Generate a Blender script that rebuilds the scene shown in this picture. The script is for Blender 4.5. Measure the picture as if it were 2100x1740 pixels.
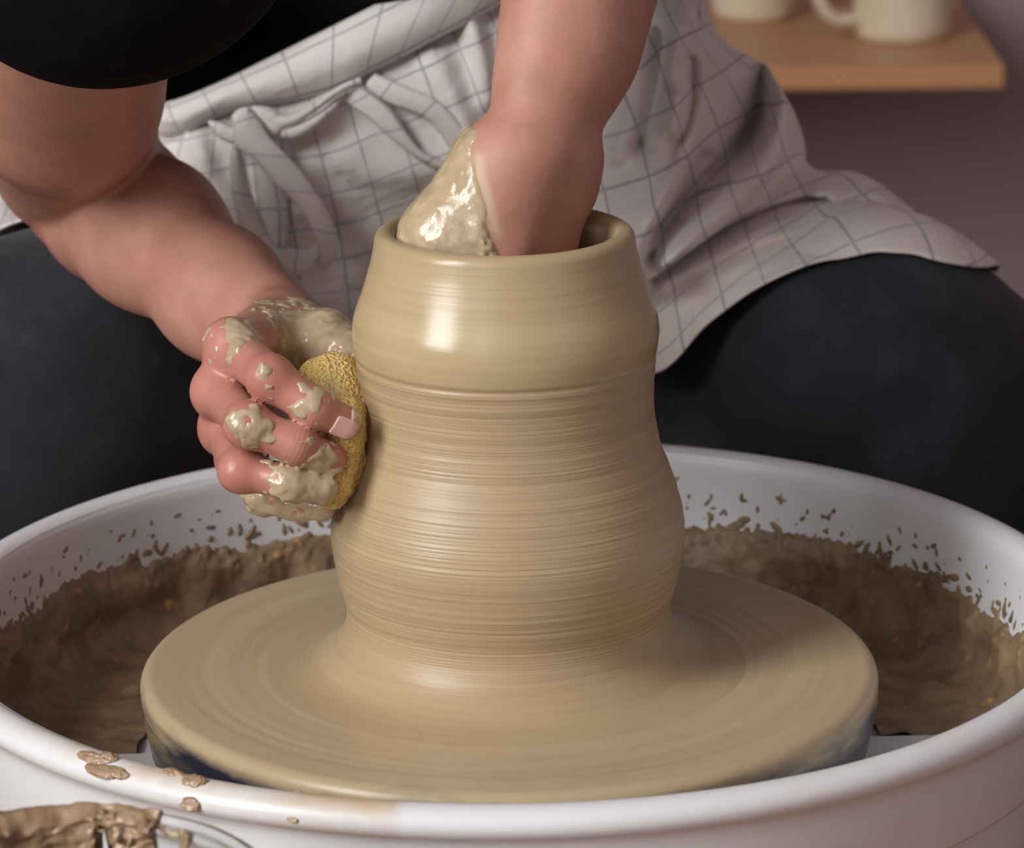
import bpy, math, random
import numpy as np
from mathutils import Matrix, Vector
random.seed(7)
SC = bpy.context.scene
for o in list(bpy.data.objects):
    bpy.data.objects.remove(o, do_unlink=True)
COL = SC.collection
PI = math.pi

# ------------------------------------------------------------------ camera
# origin: centre of the wheel head's top face; z up, camera looks along +Y
F_PX, W_PX, H_PX = 7880.2, 2100.0, 1740.0
CAM = np.array([0.0021491, -1.47901757, 0.52261142])
CR = np.array([0.99994584, -0.00285689, -0.01000797])
CU = np.array([0.01040775, 0.27448166, 0.96153601])
CF = np.array([0.0, 0.96158809, -0.27449653])
cd = bpy.data.cameras.new('camera')
cam = bpy.data.objects.new('camera', cd)
COL.objects.link(cam)
cam.matrix_world = Matrix(((CR[0], CU[0], -CF[0], CAM[0]), (CR[1], CU[1], -CF[1], CAM[1]),
                           (CR[2], CU[2], -CF[2], CAM[2]), (0, 0, 0, 1)))
cd.sensor_fit = 'HORIZONTAL'
cd.sensor_width = 36.0
cd.lens = F_PX * 36.0 / W_PX
cd.clip_start = 0.02
cd.dof.use_dof = True
cd.dof.focus_distance = 1.50
cd.dof.aperture_fstop = 16.0
SC.camera = cam

# ------------------------------------------------------------------ world, light, exposure
SC.view_settings.view_transform = 'Standard'
SC.view_settings.look = 'None'
SC.view_settings.gamma = 1.0
SC.view_settings.use_curve_mapping = False
SC.view_settings.exposure = 0.0
wd = bpy.data.worlds.new('overcast_sky')
SC.world = wd
wd.use_nodes = True
wd.node_tree.nodes['Background'].inputs[0].default_value = (0.80, 0.88, 1.0, 1)
wd.node_tree.nodes['Background'].inputs[1].default_value = 0.3

RX0, RX1, RY0, RY1, RZ0, RZ1 = -2.4, 2.4, -3.2, 2.15, -0.5, 3.8
# windows: (wall, lo, hi, z0, z1, watts): left wall spans Y, front wall (behind the camera) spans X
WINDOWS = [('L', -2.85, -1.25, 0.65, 3.7, 300), ('F', -1.45, -0.62, 0.25, 3.05, 14)]
for wl, a, b, z0, z1, en in WINDOWS:
    # daylight entering through the windows whose panes are mirrored in the wet vessel
    lname = 'window_left_offscreen' if wl == 'L' else 'window_front_offscreen'
    ld = bpy.data.lights.new(lname, 'AREA')
    ld.shape = 'RECTANGLE'
    ld.size, ld.size_y = b - a, z1 - z0
    ld.energy = en
    ld.color = (1.0, 0.992, 0.98)
    lo = bpy.data.objects.new(lname, ld)
    COL.objects.link(lo)
    if wl == 'L':
        lo.location = (RX0 - 0.14, (a + b) / 2, (z0 + z1) / 2)
        lo.rotation_euler = (PI / 2, 0, -PI / 2)
    else:
        lo.location = ((a + b) / 2, RY0 - 0.14, (z0 + z1) / 2)
        lo.rotation_euler = (PI / 2, 0, 0)


# ------------------------------------------------------------------ helpers
def PX(px, py, Y):
    """world point on the plane y=Y seen at photo pixel (px,py)"""
    d = CF + CR * ((px - 1050) / F_PX) - CU * ((py - 870) / F_PX)
    t = (Y - CAM[1]) / d[1]
    return CAM + d * t


def PZ(px, py, z):
    d = CF + CR * ((px - 1050) / F_PX) - CU * ((py - 870) / F_PX)
    return CAM + d * ((z - CAM[2]) / d[2])


def to_px(X):
    d = np.asarray(X, float) - CAM
    z = d @ CF
    return np.stack([1050 + F_PX * (d @ CR) / z, 870 - F_PX * (d @ CU) / z], -1)


def lin(r, g, b):
    f = lambda c: (c / 255 / 12.92) if c / 255 <= 0.04045 else ((c / 255 + 0.055) / 1.055) ** 2.4
    return (f(r), f(g), f(b), 1.0)


def link(name, mesh, mat=None, parent=None, smooth=True):
    o = bpy.data.objects.new(name, mesh)
    COL.objects.link(o)
    if mat is not None:
        mesh.materials.append(mat)
    if parent is not None:
        o.parent = parent
    if smooth and len(mesh.polygons):
        mesh.polygons.foreach_set('use_smooth', np.ones(len(mesh.polygons), bool))
    return o


def mesh_np(name, V, Fq):
    """fast mesh from arrays; Fq (n,4) or (n,3) or list of tuples"""
    me = bpy.data.meshes.new(name)
    V = np.asarray(V, np.float32)
    if isinstance(Fq, np.ndarray):
        n, k = Fq.shape
        me.vertices.add(len(V))
        me.vertices.foreach_set('co', V.ravel())
        me.loops.add(n * k)
        me.loops.foreach_set('vertex_index', Fq.astype(np.int32).ravel())
        me.polygons.add(n)
        me.polygons.foreach_set('loop_start', np.arange(0, n * k, k, dtype=np.int32))
        me.update(calc_edges=True)
        me.validate()
    else:
        me.from_pydata([tuple(v) for v in V], [], Fq)
        me.update()
    return me


def tag(o, label, cat, group=None, kind=None):
    o['label'] = label
    if cat:
        o['category'] = cat
    if group:
        o['group'] = group
    if kind:
        o['kind'] = kind
    return o


def empty(name, loc=(0, 0, 0)):
    o = bpy.data.objects.new(name, None)
    o.location = loc
    o.empty_display_size = 0.05
    COL.objects.link(o)
    return o


def boxes(name, lst, mat, parent=None, bevel=0.0):
    """one mesh of axis-aligned boxes (x0,x1,y0,y1,z0,z1)"""
    V, Fc = [], []
    for x0, x1, y0, y1, z0, z1 in lst:
        b = len(V)
        V += [(x0, y0, z0), (x1, y0, z0), (x1, y1, z0), (x0, y1, z0), (x0, y0, z1), (x1, y0, z1), (x1, y1, z1), (x0, y1, z1)]
        Fc += [tuple(b + i for i in q) for q in ((3, 2, 1, 0), (4, 5, 6, 7), (0, 1, 5, 4), (1, 2, 6, 5), (2, 3, 7, 6), (3, 0, 4, 7))]
    o = link(name, mesh_np(name, V, Fc), mat, parent, smooth=False)
    if bevel:
        m = o.modifiers.new('bevel', 'BEVEL')
        m.width = bevel
        m.segments = 3
    return o


def grid_faces(nu, nv, wrap_u=False):
    """vertices index = i*nv + j"""
    iu = np.arange(nu if wrap_u else nu - 1)
    jv = np.arange(nv - 1)
    I, J = np.meshgrid(iu, jv, indexing='ij')
    I2 = (I + 1) % nu
    return np.stack([I * nv + J, I2 * nv + J, I2 * nv + J + 1, I * nv + J + 1], -1).reshape(-1, 4)


def lathe(prof, n=160, cx=0.0, cy=0.0, closed=False):
    prof = np.asarray(prof, float)
    th = np.linspace(0, 2 * PI, n, endpoint=False)
    R, Z = prof[:, 0], prof[:, 1]
    V = np.stack([cx + np.cos(th)[:, None] * R, cy + np.sin(th)[:, None] * R, np.broadcast_to(Z, (n, len(Z)))], -1).reshape(-1, 3)
    if closed:
        F = grid_faces(n, len(Z), True)
        I = np.arange(n)
        I2 = (I + 1) % n
        m = len(Z)
        F = np.concatenate([F, np.stack([I * m + m - 1, I2 * m + m - 1, I2 * m, I * m], -1)])
    else:
        F = grid_faces(n, len(Z), True)
    return V, F


def spline(pts, n, closed=False):
    """Catmull-Rom through pts (k,d) -> (n,d)"""
    P = np.asarray(pts, float)
    k = len(P)
    if closed:
        Q = np.concatenate([P[-1:], P, P[:2]])
        t = np.linspace(0, k, n, endpoint=False)
    else:
        Q = np.concatenate([2 * P[:1] - P[1:2], P, 2 * P[-1:] - P[-2:-1]])
        t = np.linspace(0, k - 1, n)
    i = np.minimum(t.astype(int), (k if closed else k - 1) - 1)
    f = (t - i)[:, None]
    a, b, c, d = Q[i], Q[i + 1], Q[i + 2], Q[i + 3]
    return 0.5 * ((2 * b) + (c - a) * f + (2 * a - 5 * b + 4 * c - d) * f ** 2 + (3 * b - a - 3 * c + d) * f ** 3)


def _hash(ix, iy, iz, seed):
    h = (ix * 374761393 + iy * 668265263 + iz * 2147483647 + seed * 1274126177) & 0xFFFFFFFF
    h = ((h ^ (h >> 13)) * 1274126177) & 0xFFFFFFFF
    h = ((h ^ (h >> 16)) * 2246822519) & 0xFFFFFFFF
    return ((h ^ (h >> 15)) & 0xFFFFFF) / float(0xFFFFFF)


def noise3(P, scale, seed=0, octaves=1):
    """value noise in -1..1"""
    P = np.asarray(P, float)
    out = np.zeros(P.shape[:-1])
    amp, tot = 1.0, 0.0
    for oc in range(octaves):
        q = P * scale * (2 ** oc) + 17.3 * oc + 100.0
        i = np.floor(q).astype(np.int64)
        f = q - i
        f = f * f * f * (f * (f * 6 - 15) + 10)
        r = 0
        for dx in (0, 1):
            wx = f[..., 0] if dx else 1 - f[..., 0]
            for dy in (0, 1):
                wy = f[..., 1] if dy else 1 - f[..., 1]
                for dz in (0, 1):
                    wz = f[..., 2] if dz else 1 - f[..., 2]
                    r = r + wx * wy * wz * _hash(i[..., 0] + dx, i[..., 1] + dy, i[..., 2] + dz, seed + oc)
        out += amp * (2 * r - 1)
        tot += amp
        amp *= 0.5
    return out / tot


def sstep(a, b, x):
    t = np.clip((x - a) / (b - a), 0, 1)
    return t * t * (3 - 2 * t)


# ---- implicit surfaces: tapered (optionally flattened) bones blended smoothly, meshed with surface nets
class Bone:
    """tapered capsule a->b; wide = unit vector along which the section is stretched by factor sw"""
    def __init__(s, a, b, ra, rb, k=0.008, wide=None, sw=1.0):
        s.a, s.b = np.asarray(a, float), np.asarray(b, float)
        s.ra, s.rb, s.k, s.sw = ra, rb, k, sw
        s.w = None if wide is None else np.asarray(wide, float) / np.linalg.norm(wide)
        s.rmax = max(ra, rb) * max(1.0, sw)

    def far(s, C):
        ab = s.b - s.a
        t = np.clip((C - s.a) @ ab / max(ab @ ab, 1e-12), 0, 1)
        return np.linalg.norm(C - s.a - t[:, None] * ab, axis=1) - s.rmax

    def d(s, P):
        ab = s.b - s.a
        ap = P - s.a
        t = np.clip(ap @ ab / max(ab @ ab, 1e-12), 0, 1)
        q = ap - t[..., None] * ab
        r = s.ra + (s.rb - s.ra) * t
        if s.w is not None:
            c = q @ s.w
            q2 = (q * q).sum(-1) - c * c
            dd = np.sqrt(np.maximum(q2 + (c / s.sw) ** 2, 1e-12))
            g = np.sqrt(np.maximum(q2 + (c / s.sw ** 2) ** 2, 1e-12)) / dd
            return (dd - r) / np.clip(g, 1.0 / s.sw, 1.0)
        return np.sqrt((q * q).sum(-1)) - r


def eval_bones(bones, P, C, reach):
    """P (B,n,3) grouped in blocks with centres C"""
    D = np.full(P.shape[:2], 0.5)
    for b in bones:
        m = b.far(C) < reach + b.k * 2
        if not m.any():
            continue
        di = b.d(P[m])
        d0 = D[m]
        if b.k < 0:                                   # carve
            k = -b.k
            h = np.clip(0.5 - 0.5 * (d0 + di) / k, 0, 1)
            D[m] = d0 * (1 - h) - di * h + k * h * (1 - h)
        else:
            h = np.clip(0.5 + 0.5 * (d0 - di) / b.k, 0, 1)
            D[m] = d0 * (1 - h) + di * h - b.k * h * (1 - h)
    return D


def smin(a, b, k):
    h = np.clip(0.5 + 0.5 * (a - b) / k, 0, 1)
    return a * (1 - h) + b * h - k * h * (1 - h)


def eval_groups(core, groups, P, C, reach):
    """core bones, plus groups (bones, k to core): groups stay apart from each other"""
    D0 = eval_bones(core, P, C, reach)
    out = D0.copy()
    for gb, k in groups:
        m = np.min([b.far(C) for b in gb], 0) < reach + 0.012
        if m.any():
            Dg = eval_bones(gb, P[m], C[m], reach)
            out[m] = np.minimum(out[m], smin(D0[m], Dg, k))
    return out


def surface_nets(fn, lo, hi, vox, N=8, lip=1.35):
    """fn(P(B,n,3), C(B,3), reach)->(B,n). Sparse blocks, returns V, quads"""
    lo, hi = np.asarray(lo, float), np.asarray(hi, float)
    bs = vox * N
    nb = np.ceil((hi - lo) / bs).astype(int)
    # two-level culling
    big = 4
    nB = np.ceil(nb / big).astype(int)
    G = np.stack(np.meshgrid(*[np.arange(n) for n in nB], indexing='ij'), -1).reshape(-1, 3)
    cB = lo + (G + 0.5) * bs * big
    half = bs * big * 0.5 * math.sqrt(3)
    dB = np.concatenate([fn(c[:, None, :], c, half * 2 + 0.03)[:, 0] for c in np.array_split(cB, max(1, len(cB) // 20000))])
    G = G[np.abs(dB) < half * lip]
    sub = np.stack(np.meshgrid(*[np.arange(big)] * 3, indexing='ij'), -1).reshape(-1, 3)
    B = (G[:, None] * big + sub[None]).reshape(-1, 3)
    c = lo + (B + 0.5) * bs
    half = bs * 0.5 * math.sqrt(3)
    d = np.concatenate([fn(x[:, None, :], x, half * 2 + 0.02)[:, 0] for x in np.array_split(c, max(1, len(c) // 20000))])
    B = B[np.abs(d) < half * lip + vox]
    off = np.stack(np.meshgrid(*[np.arange(N + 1)] * 3, indexing='ij'), -1).reshape(-1, 3)
    DIM = nb * N + 8
    key = lambda I: (I[..., 0] + 2) + DIM[0] * ((I[..., 1] + 2) + DIM[1] * (I[..., 2] + 2))
    cells, verts, quads = [], [], []
    for Bc in np.array_split(B, max(1, len(B) // 700)):
        base = Bc * N
        P = lo + (base[:, None] + off[None]) * vox
        C = lo + (Bc + 0.5) * bs
        D = fn(P, C, half + 0.004).reshape(-1, N + 1, N + 1, N + 1)
        S = D < 0
        cor = [(i, j, k) for i in (0, 1) for j in (0, 1) for k in (0, 1)]
        cs = np.stack([S[:, i:N + i, j:N + j, k:N + k] for i, j, k in cor], -1)
        act = cs.any(-1) & ~cs.all(-1)
        bi, ci, cj, ck = np.nonzero(act)
        dv = np.stack([D[bi, ci + i, cj + j, ck + k] for i, j, k in cor], -1)
        acc = np.zeros((len(bi), 3))
        cnt = np.zeros(len(bi))
        for a in range(8):
            for b in range(a + 1, 8):
                ca, cb = np.array(cor[a]), np.array(cor[b])
                if np.abs(ca - cb).sum() != 1:
                    continue
                da, db = dv[:, a], dv[:, b]
                m = (da < 0) != (db < 0)
                t = np.where(m, da / np.where(m, da - db, 1), 0)
                acc += np.where(m[:, None], ca + t[:, None] * (cb - ca), 0)
                cnt += m
        cell = base[bi] + np.stack([ci, cj, ck], -1)
        verts.append(lo + (cell + acc / cnt[:, None]) * vox)
        cells.append(key(cell))
        for ax in range(3):
            s0 = [slice(None), slice(0, N), slice(0, N), slice(0, N)]
            s1 = list(s0)
            s1[ax + 1] = slice(1, N + 1)
            A, Bq = S[tuple(s0)], S[tuple(s1)]
            e = A != Bq
            q, x, y, z = np.nonzero(e)
            I = base[q] + np.stack([x, y, z], -1)
            u, v = [(1, 2), (2, 0), (0, 1)][ax]
            du, dvv = np.zeros(3, int), np.zeros(3, int)
            du[u], dvv[v] = 1, 1
            ks = np.stack([key(I - du - dvv), key(I - dvv), key(I), key(I - du)], -1)
            fl = ~A[q, x, y, z]
            ks[fl] = ks[fl][:, ::-1]
            quads.append(ks)
    K = np.concatenate(cells)
    V = np.concatenate(verts)
    o = np.argsort(K)
    K, V = K[o], V[o]
    Q = np.concatenate(quads)
    idx = np.searchsorted(K, Q)
    idx = np.minimum(idx, len(K) - 1)
    ok = (K[idx] == Q).all(1)
    return V, idx[ok]


def bounds(bones, pad):
    lo = np.min([np.minimum(b.a, b.b) - b.rmax for b in bones if b.k > 0], 0) - pad
    hi = np.max([np.maximum(b.a, b.b) + b.rmax for b in bones if b.k > 0], 0) + pad
    return lo, hi


def relax(V, Q, it=2, lam=0.5):
    """light Laplacian smoothing of a quad mesh"""
    e = np.concatenate([Q[:, [0, 1]], Q[:, [1, 2]], Q[:, [2, 3]], Q[:, [3, 0]]])
    e = np.concatenate([e, e[:, ::-1]])
    n = len(V)
    deg = np.bincount(e[:, 0], minlength=n)[:, None].clip(1)
    for _ in range(it):
        s = np.stack([np.bincount(e[:, 0], weights=V[e[:, 1], k], minlength=n) for k in range(3)], -1)
        V = V + lam * (s / deg - V)
    return V


def attr(me, name, vals):
    a = me.attributes.new(name, 'FLOAT', 'POINT')
    a.data.foreach_set('value', np.asarray(vals, np.float32))


# ---- material builder
class M:
    def __init__(s, name):
        s.m = bpy.data.materials.new(name)
        s.m.use_nodes = True
        s.t = s.m.node_tree
        s.b = s.t.nodes['Principled BSDF']

    def n(s, typ, **kw):
        nd = s.t.nodes.new(typ)
        for k, v in kw.items():
            if k in nd.inputs:
                nd.inputs[k].default_value = v
            else:
                setattr(nd, k, v)
        return nd

    def l(s, a, b):
        s.t.links.new(a, b)

    def set(s, **kw):
        for k, v in kw.items():
            s.b.inputs[k.replace('_', ' ')].default_value = v
        return s

    def obj(s):
        return s.n('ShaderNodeTexCoord').outputs['Object']

    def scaled(s, vec, sc):
        nd = s.n('ShaderNodeMapping')
        nd.inputs['Scale'].default_value = sc
        s.l(vec, nd.inputs['Vector'])
        return nd.outputs[0]

    def noise(s, vec, scale, detail=3, rough=0.5, dist=0.0):
        nd = s.n('ShaderNodeTexNoise', Scale=scale, Detail=detail, Roughness=rough, Distortion=dist)
        if vec is not None:
            s.l(vec, nd.inputs['Vector'])
        return nd.outputs['Fac']

    def ramp(s, fac, stops, interp='LINEAR'):
        nd = s.n('ShaderNodeValToRGB')
        nd.color_ramp.interpolation = interp
        el = nd.color_ramp.elements
        while len(el) < len(stops):
            el.new(0.5)
        for e, (p, c) in zip(el, stops):
            e.position = p
            e.color = c if len(c) == 4 else (*c, 1)
        s.l(fac, nd.inputs[0])
        return nd.outputs[0]

    def math(s, op, a, b=None, clamp=False):
        nd = s.n('ShaderNodeMath', operation=op, use_clamp=clamp)
        for i, v in enumerate((a, b)):
            if v is None:
                continue
            if isinstance(v, (int, float)):
                nd.inputs[i].default_value = v
            else:
                s.l(v, nd.inputs[i])
        return nd.outputs[0]

    def mix(s, fac, a, b):
        nd = s.n('ShaderNodeMix', data_type='RGBA')
        for sock, v in ((nd.inputs[0], fac), (nd.inputs[6], a), (nd.inputs[7], b)):
            if isinstance(v, (int, float, tuple)):
                sock.default_value = v
            else:
                s.l(v, sock)
        return nd.outputs[2]

    def bump(s, h, strength=0.3, dist=0.001, prev=None):
        nd = s.n('ShaderNodeBump', Strength=strength, Distance=dist)
        s.l(h, nd.inputs['Height'])
        if prev is not None:
            s.l(prev, nd.inputs['Normal'])
        s.l(nd.outputs[0], s.b.inputs['Normal'])
        return nd.outputs[0]

    def col(s, c):
        if isinstance(c, tuple):
            s.b.inputs['Base Color'].default_value = c
        else:
            s.l(c, s.b.inputs['Base Color'])
        return s

    def attr(s, name):
        return s.n('ShaderNodeAttribute', attribute_name=name).outputs['Fac']


BLACK, WHITE = (0, 0, 0, 1), (1, 1, 1, 1)

# ------------------------------------------------------------------ materials
CLAY = lin(186, 168, 132)
CLAY_D = lin(158, 138, 104)


def mat_wall(name, c):
    m = M(name)
    n = m.noise(m.obj(), 2.2, 4)
    m.col(m.mix(n, tuple(x * 0.92 for x in c[:3]) + (1,), c)).set(Roughness=0.85)
    m.bump(m.noise(m.obj(), 180, 3), 0.12, 0.002)
    return m.m


MAT_WALL = mat_wall('wall_paint', lin(166, 149, 151))
MAT_CEIL = mat_wall('ceiling_paint', lin(112, 110, 110))


def mat_wood(name, c1, c2, sc=(3, 60, 60)):
    m = M(name)
    v = m.scaled(m.obj(), sc)
    n = m.noise(v, 1.0, 5, 0.6, 0.6)
    m.col(m.ramp(n, [(0.3, c1), (0.7, c2)])).set(Roughness=0.45)
    m.bump(n, 0.1, 0.001)
    return m.m


MAT_SHELF = mat_wood('pine_wood', lin(186, 132, 88), lin(206, 156, 112), (2, 45, 45))
MAT_FLOOR = mat_wood('floor_wood', lin(84, 64, 50), lin(108, 84, 66), (1.5, 22, 22))
MAT_STOOL = mat_wood('stool_wood', lin(140, 104, 72), lin(166, 126, 92))
m = M('window_paint'); m.col(lin(225, 222, 216)).set(Roughness=0.5); MAT_FRAME = m.m

# wet thrown clay (vessel): horizontal throwing streaks
m = M('wet_clay_vessel')
v = m.obj()
st1 = m.noise(m.scaled(v, (5, 5, 900)), 1.0, 2, 0.6)
st2 = m.noise(m.scaled(v, (9, 9, 260)), 1.0, 3, 0.6)
st3 = m.noise(m.scaled(v, (3, 3, 60)), 1.0, 2, 0.5)
band = m.attr('wet')
f = m.math('ADD', m.math('MULTIPLY', st1, 0.45), m.math('ADD', m.math('MULTIPLY', st2, 0.35), m.math('MULTIPLY', st3, 0.2)))
streaky = m.ramp(f, [(0.32, lin(161, 140, 108)), (0.5, lin(172, 151, 118)), (0.7, lin(180, 160, 127))])
smooth_c = m.ramp(st2, [(0.3, lin(176, 157, 120)), (0.7, lin(184, 166, 129))])
m.col(m.mix(band, streaky, smooth_c))
rr = m.math('MULTIPLY', m.math('SUBTRACT', 1.0, band), 0.20)
m.l(m.math('ADD', 0.17, m.math('ADD', rr, m.math('MULTIPLY', st2, 0.10))), m.b.inputs['Roughness'])
hb = m.math('ADD', m.math('MULTIPLY', st1, 0.5), st2)
bn = m.n('ShaderNodeBump', Distance=0.0011)
m.l(hb, bn.inputs['Height'])
m.l(m.math('ADD', 0.04, m.math('MULTIPLY', m.math('SUBTRACT', 1.0, band), 0.28)), bn.inputs['Strength'])
m.l(bn.outputs[0], m.b.inputs['Normal'])
m.set(Specular_IOR_Level=0.5)
MAT_POT = m.m

# wheel head: slip film on top, dark blue-grey metal showing on the flank
m = M('wheel_slip')
v = m.obj()
sx = m.n('ShaderNodeSeparateXYZ'); m.l(v, sx.inputs[0])
rad = m.n('ShaderNodeVectorMath', operation='LENGTH')
cxy = m.n('ShaderNodeCombineXYZ'); m.l(sx.outputs[0], cxy.inputs[0]); m.l(sx.outputs[1], cxy.inputs[1])
m.l(cxy.outputs[0], rad.inputs[0])
rv = m.n('ShaderNodeCombineXYZ')
m.l(m.math('MULTIPLY', rad.outputs['Value'], 260), rv.inputs[0])
m.l(m.math('MULTIPLY', sx.outputs[0], 7), rv.inputs[1])
m.l(m.math('MULTIPLY', sx.outputs[1], 7), rv.inputs[2])
ring = m.noise(rv.outputs[0], 1.0, 3, 0.55)
rv2 = m.n('ShaderNodeCombineXYZ')
m.l(m.math('MULTIPLY', rad.outputs['Value'], 70), rv2.inputs[0])
m.l(m.math('MULTIPLY', sx.outputs[0], 4), rv2.inputs[1])
m.l(m.math('MULTIPLY', sx.outputs[1], 4), rv2.inputs[2])
ring2 = m.noise(rv2.outputs[0], 1.0, 2, 0.5)
fm = m.math('ADD', m.math('MULTIPLY', ring, 0.4), m.math('MULTIPLY', ring2, 0.6))
top = m.ramp(fm, [(0.34, lin(176, 156, 123)), (0.5, lin(184, 164, 131)), (0.68, lin(190, 171, 138))])
side_n = m.noise(m.scaled(v, (14, 14, 70)), 1.0, 4, 0.6, 0.4)
side = m.ramp(side_n, [(0.38, lin(36, 42, 58)), (0.5, lin(74, 72, 72)), (0.62, lin(150, 132, 100))])
zf = m.math('ADD', sx.outputs[2], m.math('MULTIPLY', m.math('SUBTRACT', side_n, 0.5), 0.022))
smask = m.ramp(m.math('MULTIPLY', m.math('ADD', zf, 0.0125), 110), [(0.0, BLACK), (1.0, WHITE)])
m.col(m.mix(smask, side, top)).set(Roughness=0.30)
wetr = m.ramp(rad.outputs['Value'], [(0.095, WHITE), (0.13, BLACK)])
m.l(m.math('SUBTRACT', m.math('ADD', 0.26, m.math('MULTIPLY', ring, 0.16)), m.math('MULTIPLY', wetr, 0.14)), m.b.inputs['Roughness'])
m.bump(fm, 0.22, 0.0006)
MAT_WHEEL = m.m

m = M('white_plastic')
v = m.obj()
stain = m.attr('stain')
sn = m.noise(m.scaled(v, (30, 30, 30)), 1.0, 4, 0.6)
m.col(m.mix(m.math('MULTIPLY', stain, m.ramp(sn, [(0.35, BLACK), (0.65, WHITE)])), lin(222, 223, 226), lin(200, 172, 124)))
m.set(Roughness=0.32, Specular_IOR_Level=0.45)
m.bump(m.noise(v, 420, 2), 0.05, 0.0004)
MAT_PLASTIC = m.m

m = M('clay_sludge')
v = m.obj()
n1 = m.noise(v, 55, 4, 0.6, 0.5)
n2 = m.noise(v, 120, 3, 0.5)
c = m.ramp(n1, [(0.3, lin(112, 92, 70)), (0.5, lin(134, 112, 86)), (0.72, lin(150, 128, 98))])
m.col(m.mix(m.ramp(n2, [(0.66, BLACK), (0.74, WHITE)]), c, lin(196, 150, 84)))
m.set(Roughness=0.5)
m.bump(m.math('ADD', n1, m.math('MULTIPLY', n2, 0.3)), 0.35, 0.003)
MAT_SLUDGE = m.m

m = M('wet_clay_smear')
v = m.obj()
n1 = m.noise(v, 140, 4, 0.6)
m.col(m.ramp(n1, [(0.3, lin(168, 149, 118)), (0.6, lin(186, 166, 136)), (0.8, lin(204, 189, 163))]))
m.set(Roughness=0.16)
m.bump(m.noise(v, 260, 4, 0.6, 0.6), 0.2, 0.0014)
MAT_SMEAR = m.m

m = M('clay_lump')
v = m.obj()
n1 = m.noise(v, 60, 4, 0.6)
m.col(m.ramp(n1, [(0.3, lin(136, 112, 86)), (0.6, lin(166, 141, 112)), (0.8, lin(196, 174, 148))]))
m.set(Roughness=0.26)
m.bump(m.noise(v, 120, 4, 0.6, 0.6), 0.4, 0.003)
MAT_LUMP = m.m

m = M('skin')
v = m.obj()
n1 = m.noise(v, 40, 4, 0.6)
n2 = m.noise(v, 420, 3, 0.6)
c = m.ramp(n1, [(0.3, lin(170, 122, 105)), (0.55, lin(183, 134, 116)), (0.75, lin(192, 145, 127))])
c = m.mix(m.attr('red'), c, lin(186, 110, 102))
c = m.mix(m.attr('film'), c, lin(196, 178, 146))
m.col(c).set(Roughness=0.52, Specular_IOR_Level=0.35, Subsurface_Weight=0.12, Subsurface_Radius=(0.008, 0.003, 0.002), Subsurface_Scale=0.6)
m.l(m.math('SUBTRACT', 0.52, m.math('MULTIPLY', m.attr('wet'), 0.20)), m.b.inputs['Roughness'])
sw = m.math('SINE', m.math('ADD', m.math('MULTIPLY', m.attr('crease_u'), 3600.0), m.math('MULTIPLY', n2, 3.0)))
m.bump(m.math('ADD', n2, m.math('MULTIPLY', m.math('MULTIPLY', sw, m.attr('crease_m')), 0.22)), 0.30, 0.0005)
MAT_SKIN = m.m

m = M('fingernail'); m.col(lin(222, 176, 164)).set(Roughness=0.25); MAT_NAIL = m.m

# checked linen: uv in metres, thin slate lines every 22 mm
m = M('checked_linen')
uv = m.n('ShaderNodeUVMap', uv_map='UVMap').outputs[0]
s2 = m.n('ShaderNodeSeparateXYZ'); m.l(uv, s2.inputs[0])
wob = m.noise(m.scaled(uv, (60, 60, 60)), 1.0, 2)
lines = None
for k in (0, 1):
    q = m.math('ADD', s2.outputs[k], m.math('MULTIPLY', m.math('SUBTRACT', wob, 0.5), 0.0012))
    fr = m.math('FRACT', m.math('DIVIDE', q, 0.0225))
    dd = m.math('ABSOLUTE', m.math('SUBTRACT', fr, 0.5))
    ln = m.ramp(dd, [(0.014, WHITE), (0.034, BLACK)])
    lines = ln if lines is None else m.math('MAXIMUM', lines, ln)
lt = m.math('MULTIPLY', lines, m.math('ADD', 0.22, m.math('MULTIPLY', m.noise(m.scaled(uv, (30, 30, 30)), 1.0, 2), 0.7)), True)
cl = m.ramp(m.noise(m.scaled(uv, (18, 18, 18)), 1.0, 4, 0.6), [(0.3, lin(222, 213, 208)), (0.7, lin(234, 228, 225))])
m.col(m.mix(lt, cl, lin(96, 108, 126))).set(Roughness=0.9, Sheen_Weight=0.1)
wv = m.n('ShaderNodeTexWave', Scale=1.0, Distortion=1.0); wv.bands_direction = 'X'
m.l(m.scaled(uv, (500, 500, 500)), wv.inputs['Vector'])
wrk = m.noise(m.scaled(uv, (45, 90, 60)), 1.0, 4, 0.6, 0.3)
m.bump(m.math('ADD', m.math('MULTIPLY', wrk, 1.0), m.math('MULTIPLY', wv.outputs['Fac'], 0.05)), 0.55, 0.004)
MAT_LINEN = m.m

m = M('black_cotton')
m.col(m.ramp(m.noise(m.obj(), 30, 3), [(0.3, lin(12, 12, 13)), (0.7, lin(20, 20, 22))])).set(Roughness=0.95, Specular_IOR_Level=0.1)
m.bump(m.noise(m.obj(), 16, 3), 0.3, 0.01)
MAT_SHIRT = m.m

m = M('dark_trouser_cloth')
v = m.obj()
n1 = m.noise(v, 14, 5, 0.65)
n2 = m.noise(v, 900, 2)
c = m.ramp(n1, [(0.3, lin(30, 30, 35)), (0.55, lin(41, 42, 49)), (0.75, lin(60, 61, 70))])
c = m.mix(m.ramp(m.noise(v, 210, 1), [(0.845, BLACK), (0.86, WHITE)]), c, lin(150, 128, 100))
m.col(c).set(Roughness=0.92, Specular_IOR_Level=0.2, Sheen_Weight=0.12)
m.bump(m.math('ADD', m.math('MULTIPLY', n2, 0.25), m.noise(v, 10, 4, 0.6, 0.8)), 0.35, 0.006)
MAT_TROUSER = m.m

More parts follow.
